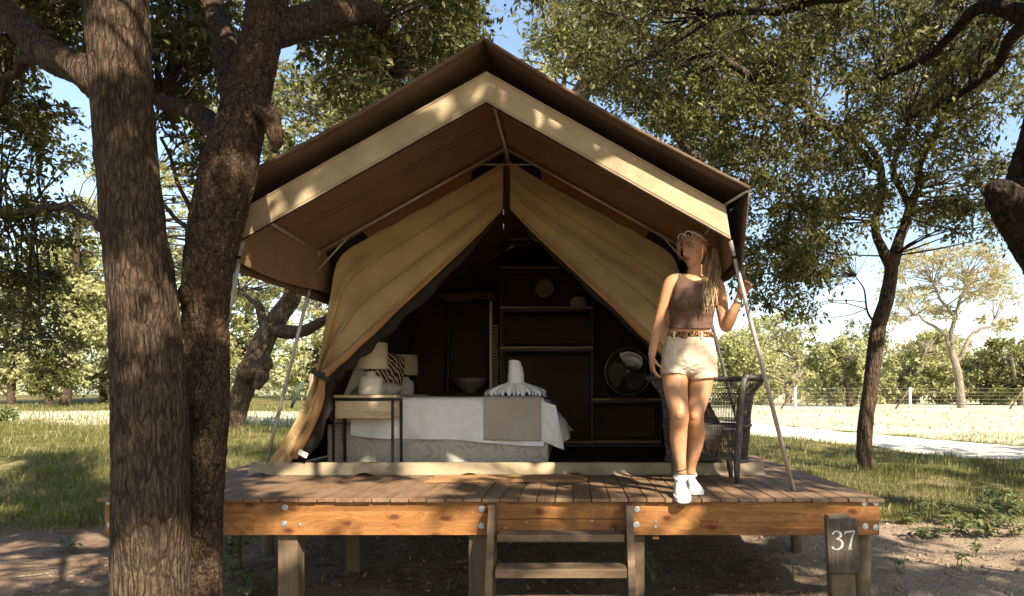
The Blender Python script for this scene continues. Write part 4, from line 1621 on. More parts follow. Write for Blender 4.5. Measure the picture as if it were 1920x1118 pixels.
wr_ = np.sin(ang * 9 + fbm(c2 * 12, 2) * 6) * np.exp(-rr * 11) * .0028 + (fbm(np.stack([c2[:, 0] * 10, c2[:, 1] * 10, c2[:, 2] * 30], -1), 3) - .5) * .012
c2 += n2 * wr_[:, None]
sme.vertices.foreach_set('co', c2.ravel())
sh_o = link('shorts', sme, M['shorts_fabric'], per)
# turned hems, fly seam, belt, loops
bl = MB()
rows = [(1294, 624, 42.5, .109, .103, 4.535), (1294, 628, 43, .111, .105, 4.535), (1294, 634, 44, .113, .109, 4.537)]
torso(bl, rows, 8, 48)
belt = bl.build('belt', M['leopard_leather'], per, True)
for px in (1264, 1315, 1283):
    c = P(px, 629, 4.428 if px != 1264 else 4.44)
    if px == 1283:
        MB().cbox(c - Vector((.022, .008, .018)), c + Vector((.022, .004, .018)), .005).build('buckle', M['leopard_leather'], belt)
    else:
        MB().cbox(c - Vector((.006, .006, .025)), c + Vector((.006, .012, .025)), .003).build('belt_loop', M['shorts_fabric'], sh_o)
# shoes
def shoe(x, heel, toe, zt_, name):
    rowsS = [(0, .022, .055, .0), (.03, .033, .085, 0), (.12, .037, .098, 0), (.30, .0385, .090, 0), (.5, .042, .072, 0), (.7, .047, .058, -.002), (.86, .045, .048, -.003), (.95, .034, .040, -.003), (1, .014, .028, -.003)]
    sp2 = spline(rowsS, 36)
    rsu, rss = [], []
    zb0 = DZ + .004
    for t, hw, ht, dz in sp2:
        y = heel + (toe - heel) * t
        drop = -zt_ * max(0, t - .55) ** 2
        xx = x + .012 * math.sin(t * 2) * (1 if x > .75 else -1)
        up_ = [Vector((xx + hw * math.copysign(abs(math.cos(a)) ** .7, math.cos(a)), y, zb0 + .022 + drop + max(0, (ht - .02)) * max(0, math.sin(a)) ** .8 - .012 * (math.sin(a) < 0))) for a in np.linspace(0, 2 * math.pi, 22, endpoint=False)]
        rsu.append(up_)
        hs = hw + .005
        rss.append([Vector((xx - hs, y - .003, zb0 + drop)), Vector((xx + hs, y - .003, zb0 + drop)), Vector((xx + hs + .001, y - .003, zb0 + .026 + drop)), Vector((xx - hs - .001, y - .003, zb0 + .026 + drop))])
    so = MB().rings(rsu).build(name, M['shoe'], per, True)
    MB().rings(rss).build('sole', M['shoe_sole'], so)
    for k in range(5):
        t = .36 + .085 * k
        q = [np.interp(t, sp2[:, 0], sp2[:, i]) for i in (1, 2)]
        y = heel + (toe - heel) * t
        z = zb0 + .024 + q[1] - .018 - zt_ * max(0, t - .55) ** 2
        for s in (-1, 1):
            MB().tube([(x + s * .024, y, z - .008), (x, y - .006, z + .007), (x - s * .022, y - .016, z - .006)], .0032, 5).build('lace', M['shoe_sole'], so)
    # padded collar and sock
    c = Vector((x, heel + (toe - heel) * .19, zb0 + .108))
    MB().tube([c + Vector((.038 * math.cos(a), .046 * math.sin(a), .012 * math.sin(a))) for a in np.linspace(0, 2 * math.pi, 21)], .010, 8, False).build('collar', M['shoe'], so, True)
    q = P(0, 0, 1)
    MB().rings([[Vector((c.x + r * math.cos(a), c.y + r * 1.12 * math.sin(a), c.z + z)) for a in np.linspace(0, 2 * math.pi, 20, endpoint=False)] for r, z in ((.036, -.03), (.038, 0), (.038, .018), (.0385, .022))], cap=False).build('sock', M['shoe'], so, True)


shoe(P(1279, 0, 4.42).x, 4.54, 4.275, .12, 'shoe')
shoe(P(1297, 0, 4.60).x, 4.72, 4.465, .0, 'shoe')
# anklet, watch
c = P(1278, 881, 4.475)
MB().tube([c + Vector((.036 * math.cos(a), .038 * math.sin(a), .012 * math.cos(a))) for a in np.linspace(0, 2 * math.pi, 21)], .0022, 5, False).build('anklet', M['dark_metal'], per)
c = P(1384, 565, 4.398)
ax = (P(1386, 558, 4.395) - P(1374, 588, 4.42)).normalized()
u = ax.orthogonal().normalized()
v = ax.cross(u)
wtc = MB().rings([[c + ax * h + (u * math.cos(a) + v * math.sin(a)) * r for a in np.linspace(0, 2 * math.pi, 24, endpoint=False)] for h, r in ((-.009, .0275), (-.007, .030), (.007, .0285), (.009, .026))], cap=False).build('watch', M['watch_metal'], per, True)
# face details
for s in (-1, 1):
    e = MB().ell(H(s * .030, .0815, .013), (.0135, .0075, .0062), 12, 8, m3).build('eye', M['eye_white'], per, True)
    MB().ell(H(s * .030, .0845, .013), (.0062, .0055, .0058), 10, 8, m3).build('iris', M['eye_dark'], e, True)
    MB().tube([H(s * .015, .0885, .0175), H(s * .030, .0895, .0200), H(s * .045, .082, .0165)], .0022, 5).build('eyelid', M['brow'], per)
    MB().tube([H(s * .013, .0935, .0375), H(s * .03, .0935, .0425), H(s * .049, .080, .036)], [.003, .0036, .0018], 6).build('eyebrow', M['brow'], per)
    MB().tube([H(s * .078, -.004, -.036), H(s * .080, -.004, -.045)], .003, 6).build('earring', M['watch_metal'], per)
MB().tube([H(-.026, .080, -.050), H(-.014, .0955, -.0545), H(0, .1005, -.0555), H(.014, .0955, -.0545), H(.026, .080, -.050)], [.0015, .0042, .0048, .0042, .0015], 8).build('upper_lip', M['lip'], per, True)
MB().tube([H(-.024, .081, -.0515), H(-.013, .094, -.0605), H(0, .0985, -.0625), H(.013, .094, -.0605), H(.024, .081, -.0515)], [.0012, .0045, .0055, .0045, .0012], 8).build('lower_lip', M['lip'], per, True)
# sunglasses pushed up on the head
sg = MB()
for s in (-1, 1):
    cc = Vector((s * .034, .070, .094))
    pts = []
    for a in np.linspace(0, 2 * math.pi, 25):
        k = 1 + .1 * math.cos(2 * a + s * .6)
        pts.append(H(cc.x + .029 * math.cos(a) * k, cc.y + .010 * math.sin(a) + .004 * math.cos(a) ** 2, cc.z + .0 + .019 * math.sin(a)))
    sg.tube(pts, .0038, 6, False)
    sg.tube([H(s * .064, .064, .100), H(s * .076, .02, .068), H(s * .079, -.025, .028)], [.005, .0048, .0035], 6)
sg.tube([H(-.008, .076, .096), H(.008, .076, .096)], .0035, 6)
sgo = sg.build('sunglasses', M['sunglass_frame'], per, True)
for s in (-1, 1):
    ring = [H(s * .034 + .0275 * math.cos(a), .070 + .0095 * math.sin(a), .094 + .018 * math.sin(a)) for a in np.linspace(0, 2 * math.pi, 20, endpoint=False)]
    MB().add(ring, [tuple(range(20))]).build('lens', M['lens_dark'], sgo)
# hair: a cap of combed strands, a fringe and a pony tail over the shoulder
knot = Vector((.004, -.112, .030))
hc = Vector((0, -.004, .012))
rad_h = Vector((.0755, .0995, .1045))


def on_skull(d, k=1.0):
    d = d.normalized()
    t = 1 / math.sqrt((d.x / rad_h.x) ** 2 + (d.y / rad_h.y) ** 2 + (d.z / rad_h.z) ** 2)
    return hc + d * t * k


cap = MB()
rs = []
for i in range(15):
    fr = i / 14
    row = []
    for j in range(40):
        a = 2 * math.pi * j / 40
        # hairline direction for this azimuth, fading to the knot
        hl = Vector((math.sin(a) * .80, .80 * math.cos(a) - .10 + .34 * math.sin(a) ** 2, .62 * math.cos(a) + .16 + .10 * math.sin(a) ** 2))
        d = hl.normalized().slerp(knot.normalized(), fr * .999) if hl.normalized().angle(knot.normalized()) < 3.1 else hl
        row.append(H(*on_skull(d, 1.0)))
    rs.append(row)
cap.rings(rs, cap=False)
hair = cap.build('hair', M['hair'], per, True)
st = MB()
kd = (knot - hc).normalized()
for k in range(260):
    a = random.uniform(0, 2 * math.pi)
    hl = Vector((math.sin(a) * .80, .80 * math.cos(a) - .10 + .34 * math.sin(a) ** 2, .62 * math.cos(a) + .16 + .10 * math.sin(a) ** 2)).normalized()
    hl = (hl + Vector((random.gauss(0, .05), random.gauss(0, .05), random.gauss(0, .05)))).normalized()
    if hl.angle(kd) > 3.0:
        continue
    q = random.uniform(1.0, 1.045)
    pts = [H(*on_skull(hl.slerp(kd, f), q + .02 * math.sin(f * 6 + k) * .5)) for f in np.linspace(0, 1, 9)]
    st.tube(pts, [.0018] + [.0028] * 7 + [.002], 4, False)
st.build('combed_strands', M['hair'], hair, True)
fg = MB()
for k in range(30):
    x0 = random.uniform(-.05, .05)
    s = 1 if (x0 > 0 or random.random() < .25) else -1
    L = random.uniform(.05, .15)
    fly = random.random() < .07
    pts = []
    for f in np.linspace(0, 1, 8):
        pts.append(H(x0 + s * (.022 * f + .035 * f * f) + (s * .03 * f if fly else 0), .050 + .052 * math.sin(min(1, f * 1.5) * math.pi / 2) - .02 * f * f + (.05 * f if fly else 0), .108 - L * f * (.6 + .4 * f)))
    fg.tube(pts, [.0022, .0024, .0022, .002, .0018, .0016, .0013, .0008], 4, False)
fg.build('fringe', M['hair'], hair, True)
pt = MB()
K = H(*knot)
for k in range(190):
    g1, g2, g3 = (random.gauss(0, 1) for _ in range(3))
    L = random.uniform(.5, .93)
    ctr = [K + Vector((.004 * g1, .01 * g2, .01 * g3)), P(1336 + 3 * g1, 470 + 3 * g2, 4.56 + .01 * g3), P(1335 + 6 * g1, 505, 4.53 + .014 * g2), P(1331 + 6.5 * g1 + 2 * g3, 540, 4.415 + .010 * g2), P(1329 + 6 * g1 + 3 * g3, 570, 4.372 + .009 * g2), P(1331 + 5 * g1 + 5 * g3, 600, 4.372 + .009 * g2)]
    sp3 = spline(ctr, 40)
    n = max(8, int(40 * L))
    ph = random.uniform(0, 6)
    pts = [Vector((q[0] + .015 * math.sin(i * .5 + ph) * min(1, i / 8), q[1] + .009 * math.cos(i * .36 + ph), q[2])) for i, q in enumerate(sp3[:n:2])]
    hw_ = random.uniform(.0018, .0036)
    pt.tube(pts, [hw_ * (1 - .75 * (i / len(pts)) ** 3) for i in range(len(pts))], 4, False)
pt.build('pony_tail', M['hair'], hair, True)
MB().tube([K + Vector((.016 * math.cos(a) * .6, .016 * math.sin(a), .016 * math.cos(a) * .8)) for a in np.linspace(0, 2 * math.pi, 17)], .005, 6, False).build('hair_tie', M['brow'], hair, True)
# ------------------------------------------------------------------ trees
def unit(v):
    return v / (np.linalg.norm(v, axis=-1, keepdims=True) + 1e-9)


def leaf_mesh(name, pos, d, L, Wd, mat, up=.5, fold=.18):
    """one folded leaf (two triangles) per position"""
    n = len(pos)
    d = unit(d)
    nr = unit(rng.normal(size=(n, 3)) + np.array([0, 0, up]))
    s = unit(np.cross(d, nr))
    nr = np.cross(s, d)
    L = np.asarray(L)[:, None]
    Wd = np.asarray(Wd)[:, None]
    m = pos + d * L * .45
    v = np.stack([pos, m + s * Wd / 2 + nr * Wd * fold, pos + d * L, m - s * Wd / 2 + nr * Wd * fold], 1).reshape(-1, 3)
    b = np.arange(n)[:, None] * 4
    f = np.concatenate([b + np.array([[0, 1, 2]]), b + np.array([[0, 2, 3]])], 1).reshape(-1, 3)
    return fast_mesh(name, v, f, mat)


def bark_tube(mb, rows, n_al, n_ar, amp, freq=(7.0, 1.6), seed=0, fluted=0, lumpy=.28):
    """rows of (x, y, z, r): a trunk with real ridges"""
    s = spline(rows, n_al)
    c = s[:, :3]
    t = unit(np.gradient(c, axis=0))
    u = np.cross(t, np.array([0, 1, 0.01]))
    u = unit(u)
    v = np.cross(t, u)
    th = np.linspace(0, 2 * math.pi, n_ar, endpoint=False)
    ct, st = np.cos(th), np.sin(th)
    arc = np.concatenate([[0], np.cumsum(np.linalg.norm(np.diff(c, axis=0), axis=1))])
    r0 = s[:, 3]
    A, TH_ = np.meshgrid(arc, th, indexing='ij')
    Rm = np.repeat(r0[:, None], n_ar, 1)
    p = np.stack([np.cos(TH_) * Rm * freq[0] * 3 + seed, np.sin(TH_) * Rm * freq[0] * 3, A * freq[1] * 3], -1).reshape(-1, 3)
    wv = fbm(p * .5 + 11, 2)[:, None] * np.array([[1.5, 1.5, .6]])
    n1 = 1 - np.abs(2 * fbm(p * 1.0 + wv, 3) - 1) * 2
    n2 = fbm(p * 2.6 + 31, 3) - .5
    lump = fbm(np.stack([np.cos(TH_) * 1.2 + seed, np.sin(TH_) * 1.2, A * 1.1], -1).reshape(-1, 3), 3) - .5
    dsp = (n1.reshape(A.shape) * .7 + n2.reshape(A.shape) * .9) * amp + lump.reshape(A.shape) * Rm * lumpy
    if fluted:
        dsp = dsp + fluted * Rm * np.cos(TH_ * 5 + seed) * np.exp(-A * 1.3)
    rr = Rm + dsp
    pts = c[:, None, :] + u[:, None, :] * (rr * ct)[..., None] + v[:, None, :] * (rr * st)[..., None]
    mb.rings([list(map(tuple, q)) for q in pts])
    return s


def tri_tubes(segs, rad):
    """thin three-sided twigs: segs (n, k, 3), rad (n, k)"""
    n, k, _ = segs.shape
    t = unit(segs[:, -1] - segs[:, 0])
    a = unit(np.cross(t, unit(rng.normal(size=(n, 3)))))
    b = np.cross(t, a)
    v = np.zeros((n, k, 3, 3))
    for j in range(3):
        an = 2 * math.pi * j / 3
        v[:, :, j] = segs + (a[:, None] * math.cos(an) + b[:, None] * math.sin(an)) * rad[..., None]
    base = np.arange(n)[:, None, None] * (k * 3)
    fs = []
    for i in range(k - 1):
        for j in range(3):
            fs.append([i * 3 + j, i * 3 + (j + 1) % 3, (i + 1) * 3 + (j + 1) % 3, (i + 1) * 3 + j])
    f = (base + np.array(fs)[None]).reshape(-1, 4)
    return v.reshape(-1, 3), f


class Tree:
    def __init__(s, name, label, base, barkm, leafm, group=None):
        s.t = thing(name, label, 'tree', base, group)
        s.bm, s.lm = barkm, leafm
        s.limbs = []
        s.mb = MB()
        s.cl = []

    def trunk(s, rows, n_al=120, n_ar=40, amp=.012, name='trunk', thin=1.0, **k):
        rows = [list(r[:3]) + [r[3] * thin] for r in rows]
        mb = MB()
        q = bark_tube(mb, rows, n_al, n_ar, amp, **k)
        s.limbs.append(q)
        return mb.build(name, M[s.bm], s.t, True)

    def pxtrunk(s, rows, **k):
        """rows of (px, py, width in px, Y)"""
        return s.trunk([list(P(a, b, Y)) + [wd / 2 / F * Y] for a, b, wd, Y in rows], **k)

    def limb(s, rows, n=30, jit=.03, rough=0):
        if rough:
            s.limbs.append(bark_tube(s.mb, rows, n * 4, 40, rough, (9, 3), seed=rows[0][0] * 9))
            return
        q = spline(rows, n)
        q[:, :3] += (np.stack([fbm(q[:, :3] * 2 + 5 * i, 2) for i in range(3)], -1) - .5) * jit * 2
        s.limbs.append(q)
        s.mb.tube([Vector(p[:3]) for p in q], list(q[:, 3]), 9)

    def pxlimb(s, rows, **k):
        s.limb([list(P(a, b, Y)) + [wd / 2 / F * Y] for a, b, wd, Y in rows], **k)

    def clumps(s, c, r, n, squash=.7):
        for p in np.atleast_2d(c):
            s.cl.append((np.array(p, float), r * rng.uniform(.75, 1.25), n, squash))

    def pxclumps(s, x0, x1, y0, y1, Y0, Y1, cnt, r, n, squash=.7, mask=None):
        k = 0
        tries = 0
        while k < cnt and tries < cnt * 30:
            tries += 1
            px, py, Y = rng.uniform(x0, x1), rng.uniform(y0, y1), rng.uniform(Y0, Y1)
            if mask is not None and not mask(px, py):
                continue
            s.clumps(np.array(P(px, py, Y)), r, n, squash)
            k += 1

    def finish(s, L=.07, Wd=.03, twigs=9, droop=.35, branch_r=.012, twig_geo=True, crown='crown', up=.5):
        att = np.concatenate([q[int(len(q) * .35):] for q in s.limbs]) if s.limbs else None
        pos, dr, Ls = [], [], []
        segs, srad = [], []
        for c, r, n, sq in s.cl:
            if att is not None and twig_geo:
                dd = np.linalg.norm(att[:, :3] - c, axis=1) + np.maximum(0, att[:, 2] - c[2]) * .4
                a = att[int(np.argmin(dd))]
                if np.linalg.norm(a[:3] - c) < 6:
                    mid = (a[:3] + c) / 2 + rng.normal(size=3) * .12 * np.linalg.norm(a[:3] - c) + np.array([0, 0, .1])
                    rr = min(a[3] * .6, branch_r * (1 + np.linalg.norm(a[:3] - c) * .4))
                    tq = np.linspace(0, 1, 5)[:, None]
                    q = (1 - tq) ** 2 * a[:3] + 2 * tq * (1 - tq) * mid + tq ** 2 * c
                    segs.append(q)
                    srad.append(np.linspace(rr, rr * .35, 5))
            k = twigs
            e = unit(rng.normal(size=(k, 3)) * np.array([1, 1, sq]))
            ln = r * rng.uniform(.55, 1.15, k)
            tip = c + e * ln[:, None] * np.array([1, 1, sq]) - np.array([0, 0, 1]) * (droop * ln * rng.uniform(.2, 1, k))[:, None]
            m2 = c + (tip - c) * .5 + np.array([0, 0, .12]) * ln[:, None] + rng.normal(size=(k, 3)) * .06 * r
            per_t = max(1, n // k)
            for i in range(k):
                tt = rng.uniform(.12, 1, per_t)[:, None]
                p = (1 - tt) ** 2 * c + 2 * tt * (1 - tt) * m2[i] + tt ** 2 * tip[i]
                p = p + rng.normal(size=p.shape) * .085 * r
                pos.append(p)
                dr.append(unit(tip[i] - c) * .5 + rng.normal(size=p.shape) * .7 - np.array([0, 0, droop]))
            if twig_geo is True:
                tq = np.linspace(0, 1, 5)[:, None]
                for i in range(k):
                    segs.append((1 - tq) ** 2 * c + 2 * tq * (1 - tq) * m2[i] + tq ** 2 * tip[i])
                    srad.append(np.linspace(branch_r * .4, branch_r * .15, 5))
        if segs:
            v, f = tri_tubes(np.array(segs), np.array(srad))
            o_ = len(s.mb.v)
            s.mb.v.extend(map(tuple, v))
            s.mb.f.extend(map(tuple, f + o_))
        if s.mb.v:
            s.mb.build('branches', M[s.bm], s.t, True)
        if pos:
            pos, dr = np.concatenate(pos), np.concatenate(dr)
            Lv = L * rng.uniform(.45, 1.5, len(pos))
            me = leaf_mesh(crown, pos, dr, Lv, Lv * (Wd / L) * rng.uniform(.8, 1.2, len(pos)), M[s.lm], up)
            link(crown, me, M[s.lm], s.t)
            return len(pos)
        return 0


NL = 0
# --- thick straight trunk at the left, in front of the deck
t1 = Tree('shade_tree', 'thick straight shade tree with fibrous bark in the left foreground', (-2.3, 3.72, .05), 'bark_fibre', 'leaf_near')
t1.pxtrunk([(286, 1340, 176, 3.72), (284, 1200, 150, 3.72), (282, 1080, 142, 3.72), (284, 900, 138, 3.72), (282, 760, 135, 3.72), (268, 560, 124, 3.73), (250, 420, 114, 3.74), (235, 280, 109, 3.75), (224, 130, 110, 3.76), (216, 0, 113, 3.78), (205, -160, 110, 3.85), (190, -330, 100, 3.95)], n_al=520, n_ar=130, amp=.012, freq=(9, 1.5), fluted=.03, thin=.90, lumpy=.16)
t1.pxlimb([(200, 165, 70, 3.76), (150, 130, 56, 3.8), (85, 100, 52, 3.9), (30, 45, 46, 4.0), (-30, -10, 44, 4.1), (-160, -120, 36, 4.4)], rough=.012)
t1.pxlimb([(190, -300, 70, 3.95), (60, -480, 60, 3.4), (-80, -600, 46, 2.6), (-200, -700, 30, 1.6)], rough=.012)
t1.pxlimb([(190, -320, 90, 3.95), (330, -500, 70, 3.6), (460, -640, 50, 3.0), (560, -760, 34, 2.4)], rough=.012)
t1.pxlimb([(60, 85, 20, 3.95), (20, 160, 14, 5.0), (-30, 230, 10, 6.0)], jit=.06)
t1.pxlimb([(205, 440, 12, 3.75), (170, 410, 10, 4.6), (110, 385, 14, 6.0), (40, 400, 16, 7.0), (-60, 380, 20, 8)], jit=.05)
t1.pxclumps(-120, 165, -60, 120, 4.6, 7.0, 58, .42, 170, .7, lambda x, y: not (x > 95 and y > 40))
t1.pxclumps(40, 165, 230, 340, 6.5, 8.0, 5, .3, 90, .7)
t1.pxclumps(-80, 120, 150, 330, 5.6, 7.5, 22, .36, 150, .7, lambda x, y: x < 110 - .2 * (y - 150))
t1.pxclumps(-60, 150, 330, 470, 6.0, 8.0, 16, .36, 130, .6)
t1.pxclumps(-60, 110, 470, 640, 6.5, 8.5, 22, .42, 170, .7)
NL += t1.finish(.062, .028, 9, .35, .010)

# --- leaning trunk just behind it
t2 = Tree('shade_tree', 'leaning shade tree with flaky speckled bark beside the straight trunk', (-2.05, 3.85, .05), 'bark_speckle', 'leaf_near')
t2.pxtrunk([(390, 1330, 95, 4.02), (386, 1180, 74, 4.02), (384, 1080, 66, 4.02), (388, 900, 70, 4.02), (393, 780, 78, 4.01), (389, 650, 86, 4.0), (386, 560, 93, 3.98), (398, 460, 104, 3.95), (425, 340, 112, 3.92), (452, 230, 96, 3.95), (482, 110, 84, 4.0), (505, 0, 76, 4.05), (530, -140, 70, 4.1), (550, -320, 64, 4.1)], n_al=520, n_ar=110, amp=.010, freq=(10, 4.5), seed=9, thin=.85, lumpy=.22)
t2.pxlimb([(500, 60, 64, 4.03), (560, 46, 58, 4.25), (640, 24, 50, 4.6), (690, 22, 42, 4.9), (725, 70, 24, 5.3), (750, 140, 13, 5.8)], rough=.012)
t2.pxlimb([(450, 215, 60, 3.96), (430, 130, 46, 4.2), (415, 60, 40, 4.5), (390, -20, 34, 4.8)], rough=.012)
t2.pxlimb([(425, 280, 44, 3.95), (395, 230, 38, 4.3), (350, 205, 30, 4.8), (300, 190, 24, 5.2)], rough=.012)
t2.pxlimb([(488, 205, 40, 3.92), (505, 214, 30, 3.86), (512, 240, 28, 3.85), (516, 262, 24, 3.85), (512, 284, 10, 3.85)], rough=.012)   # broken stub
t2.pxlimb([(395, 420, 16, 3.92), (360, 390, 9, 4.4), (330, 330, 7, 4.8), (300, 260, 6, 5.0)], jit=.05)
t2.pxlimb([(375, 440, 12, 3.9), (345, 420, 9, 4.2), (310, 385, 7, 4.5)], jit=.04)
t2.pxlimb([(540, -250, 56, 4.1), (700, -420, 46, 3.6), (900, -560, 36, 3.0), (1100, -700, 24, 2.2)], rough=.012)
mb = MB().ell(P(348, 553, 3.87), (.045, .04, .06), 14, 10)
mb.build('knot', M['bark_speckle'], t2.t, True)
mb = MB().ell(P(421, 285, 3.80), (.03, .03, .035), 12, 8)
mb.build('knot', M['bark_speckle'], t2.t, True)
t2.pxclumps(285, 450, -60, 130, 4.9, 7.0, 36, .36, 160, .7)
t2.pxclumps(285, 400, 120, 330, 5.2, 7.4, 14, .32, 110, .7)
t2.pxclumps(540, 900, -80, 90, 4.9, 7.2, 46, .40, 180, .7)
t2.pxclumps(600, 800, 60, 180, 5.6, 7.4, 12, .34, 150, .7)
NL += t2.finish(.06, .028, 9, .4, .010)

# --- gnarled tree behind, left of the tent
t3 = Tree('gnarled_tree', 'gnarled leaning tree with a burl left behind the tent', tuple(P(440, 803, 15)), 'bark_grey', 'leaf_mid')
t3.pxtrunk([(425, 850, 74, 15), (434, 800, 52, 15), (446, 760, 44, 15), (460, 722, 45, 15), (474, 690, 52, 15), (486, 660, 46, 15), (505, 620, 42, 15), (528, 585, 40, 15), (548, 555, 36, 15), (560, 500, 32, 15), (580, 400, 30, 15), (610, 300, 26, 15), (650, 180, 22, 14.5)], thin=.8, n_al=200, n_ar=60, amp=.03, freq=(4, .7), seed=3)
for a, b, r in ((480, 693, .16), (466, 700, .14), (490, 706, .13), (497, 684, .13), (486, 716, .1), (458, 692, .12)):
    mb = MB()
    bark_tube(mb, [list(P(a - 6, b + 14, 14.72)) + [r * .5], list(P(a - 2, b + 5, 14.72)) + [r], list(P(a + 3, b - 6, 14.72)) + [r], list(P(a + 6, b - 16, 14.75)) + [r * .4]], 24, 30, .02, (5, 2), seed=a)
    mb.build('burl', M['bark_grey'], t3.t, True)
t3.pxlimb([(520, 620, 30, 15), (560, 622, 24, 14.6), (590, 612, 20, 14.2), (625, 592, 16, 13.8), (680, 560, 14, 13.5)], jit=.05)
t3.pxlimb([(500, 625, 22, 15), (492, 600, 18, 15), (486, 575, 16, 15.1), (470, 562, 9, 15.2), (450, 545, 6, 15.4)], jit=.04)
t3.pxlimb([(570, 440, 26, 15), (520, 330, 20, 14), (480, 220, 16, 13)], jit=.15)
t3.pxlimb([(600, 320, 26, 15), (700, 200, 20, 13.5), (800, 100, 16, 12.5), (880, 30, 12, 12)], jit=.15)
t3.pxclumps(500, 760, 120, 330, 9.6, 13, 46, .62, 240, .7, lambda x, y: y < 300 - .55 * (x - 520) + 60)
t3.pxclumps(560, 900, -60, 150, 9.5, 13, 40, .62, 230, .7)
t3.pxclumps(290, 420, 60, 230, 12, 16, 7, .7, 160, .7)
t3.pxclumps(430, 640, 470, 560, 16.5, 19, 12, .8, 170, .6)
NL += t3.finish(.085, .040, 9, .4, .014)

# --- forked tree on the right lawn
t4 = Tree('forked_tree', 'slim dark tree forking high up on the right lawn', tuple(P(1625, 878, 11.7)), 'bark_grey', 'leaf_olive')
t4.pxtrunk([(1628, 905, 56, 11.7), (1626, 880, 42, 11.7), (1621, 850, 36, 11.7), (1622, 800, 34, 11.7), (1633, 720, 33, 11.7), (1641, 650, 34, 11.7), (1648, 605, 34, 11.7), (1662, 560, 32, 11.7), (1670, 520, 30, 11.7), (1673, 480, 30, 11.7)], thin=.76, n_al=200, n_ar=54, amp=.016, freq=(6, 1), seed=5)
t4.pxlimb([(1672, 492, 28, 11.7), (1655, 470, 19, 11.7), (1642, 435, 16, 11.7), (1646, 390, 15, 11.7), (1652, 340, 15, 11.6), (1645, 300, 13, 11.4), (1620, 265, 11, 11), (1590, 220, 9, 10.5)], n=50, jit=.05)
t4.pxlimb([(1673, 490, 28, 11.7), (1688, 450, 20, 11.7), (1702, 410, 19, 11.7), (1712, 375, 18, 11.6), (1722, 345, 15, 11.4), (1728, 300, 13, 11), (1760, 230, 11, 10.5)], n=50, jit=.05)
t4.pxlimb([(1706, 385, 14, 11.6), (1690, 355, 13, 11.6), (1672, 320, 12, 11.5), (1680, 290, 10, 11.3), (1700, 240, 8, 11)], n=40, jit=.04)
t4.pxlimb([(1650, 320, 13, 11.5), (1560, 240, 15, 11), (1480, 170, 17, 10.5), (1420, 150, 15, 10), (1340, 100, 12, 9.6)], jit=.12)
t4.pxlimb([(1500, 190, 16, 10.6), (1530, 110, 13, 10.2), (1560, 40, 12, 9.8), (1620, -40, 10, 9.4)], jit=.12)
t4.pxlimb([(1640, 610, 5, 11.6), (1628, 585, 4, 11.5), (1622, 545, 3, 11.4), (1605, 520, 2, 11.3)], jit=.03)
t4.pxclumps(1380, 1560, 330, 520, 9.2, 12.5, 46, .58, 230, .7)
t4.pxclumps(1390, 1530, 500, 590, 9.6, 12, 14, .42, 110, .8)
t4.pxclumps(1520, 1900, 250, 420, 9.6, 13, 52, .55, 180, .65)
t4.pxclumps(1100, 1560, -60, 330, 8.9, 12.5, 120, .62, 240, .7, lambda x, y: y < 110 + .66 * (x - 1080))
t4.pxclumps(1560, 1900, -40, 260, 9, 12, 70, .6, 230, .7)
t4.pxclumps(1760, 1900, 380, 460, 10, 12.5, 8, .4, 90, .8)
NL += t4.finish(.075, .034, 9, .45, .013)

# --- big tree leaning in from the right edge, its crown reaching over the camera
t5 = Tree('overhanging_tree', 'big dark tree leaning in from the right edge of the picture', (6.9, 6.4, .2), 'bark_dark', 'leaf_near')
t5.pxtrunk([(2480, 1060, 220, 6.4), (2370, 900, 190, 6.3), (2220, 740, 165, 6.2), (2080, 590, 145, 6.1), (1985, 475, 125, 6.0), (1935, 395, 100, 5.9), (1945, 320, 86, 5.8), (1970, 220, 80, 5.6), (2000, 80, 80, 5.2), (2020, -100, 84, 4.8), (2020, -320, 76, 4.2)], n_al=300, n_ar=80, amp=.025, freq=(5, 2), seed=21)
mb = MB()
bark_tube(mb, [list(P(1930, 420, 5.88)) + [.20], list(P(1898, 385, 5.84)) + [.165], list(P(1870, 362, 5.8)) + [.115], list(P(1852, 352, 5.8)) + [.05]], 40, 50, .022, (6, 4), seed=8)
mb.build('branch_stub', M['bark_dark'], t5.t, True)
t5.pxlimb([(1985, 90, 46, 5.2), (1930, 50, 32, 5.2), (1895, 70, 24, 5.5), (1868, 120, 19, 5.9), (1835, 150, 15, 6.2), (1770, 190, 11, 6.6), (1700, 225, 7, 7)], jit=.04)
t5.pxlimb([(1930, 40, 40, 5.2), (1850, 20, 26, 5.4), (1790, 60, 18, 5.8), (1730, 110, 13, 6.3), (1650, 150, 9, 6.8)], jit=.05)
t5.pxlimb([(2010, -60, 60, 4.9), (1850, -60, 44, 5.0), (1700, -40, 30, 5.4), (1560, 0, 22, 6), (1440, 20, 14, 6.6), (1330, 30, 8, 7.2)], jit=.06)
for rows in ([(3.2, 4.2, 5.4, .16), (2.4, 2.6, 6.2, .13), (1.0, .8, 6.6, .10), (-.8, -1.2, 6.9, .07), (-2.6, -3, 7.0, .04)],
             [(3.3, 4.2, 5.4, .14), (4.2, 2.2, 6.2, .11), (4.8, -.4, 6.8, .08), (5.0, -3, 7.2, .05)],
             [(2.6, 2.9, 6.1, .10), (.4, 2.6, 6.4, .07), (-1.8, 2.0, 6.7, .05), (-3.6, 1.4, 6.9, .03)],
             [(3.4, 4.4, 5.2, .12), (5.6, 5.6, 6.2, .09), (8.2, 7.0, 6.8, .06), (10.5, 8.5, 7.0, .03)]):
    t5.limb(rows, jit=.12)
t5.pxclumps(1540, 1960, -60, 120, 5.8, 7.8, 44, .36, 130, .7)
t5.pxclumps(1640, 1860, 150, 330, 6.4, 8.2, 14, .30, 90, .7)
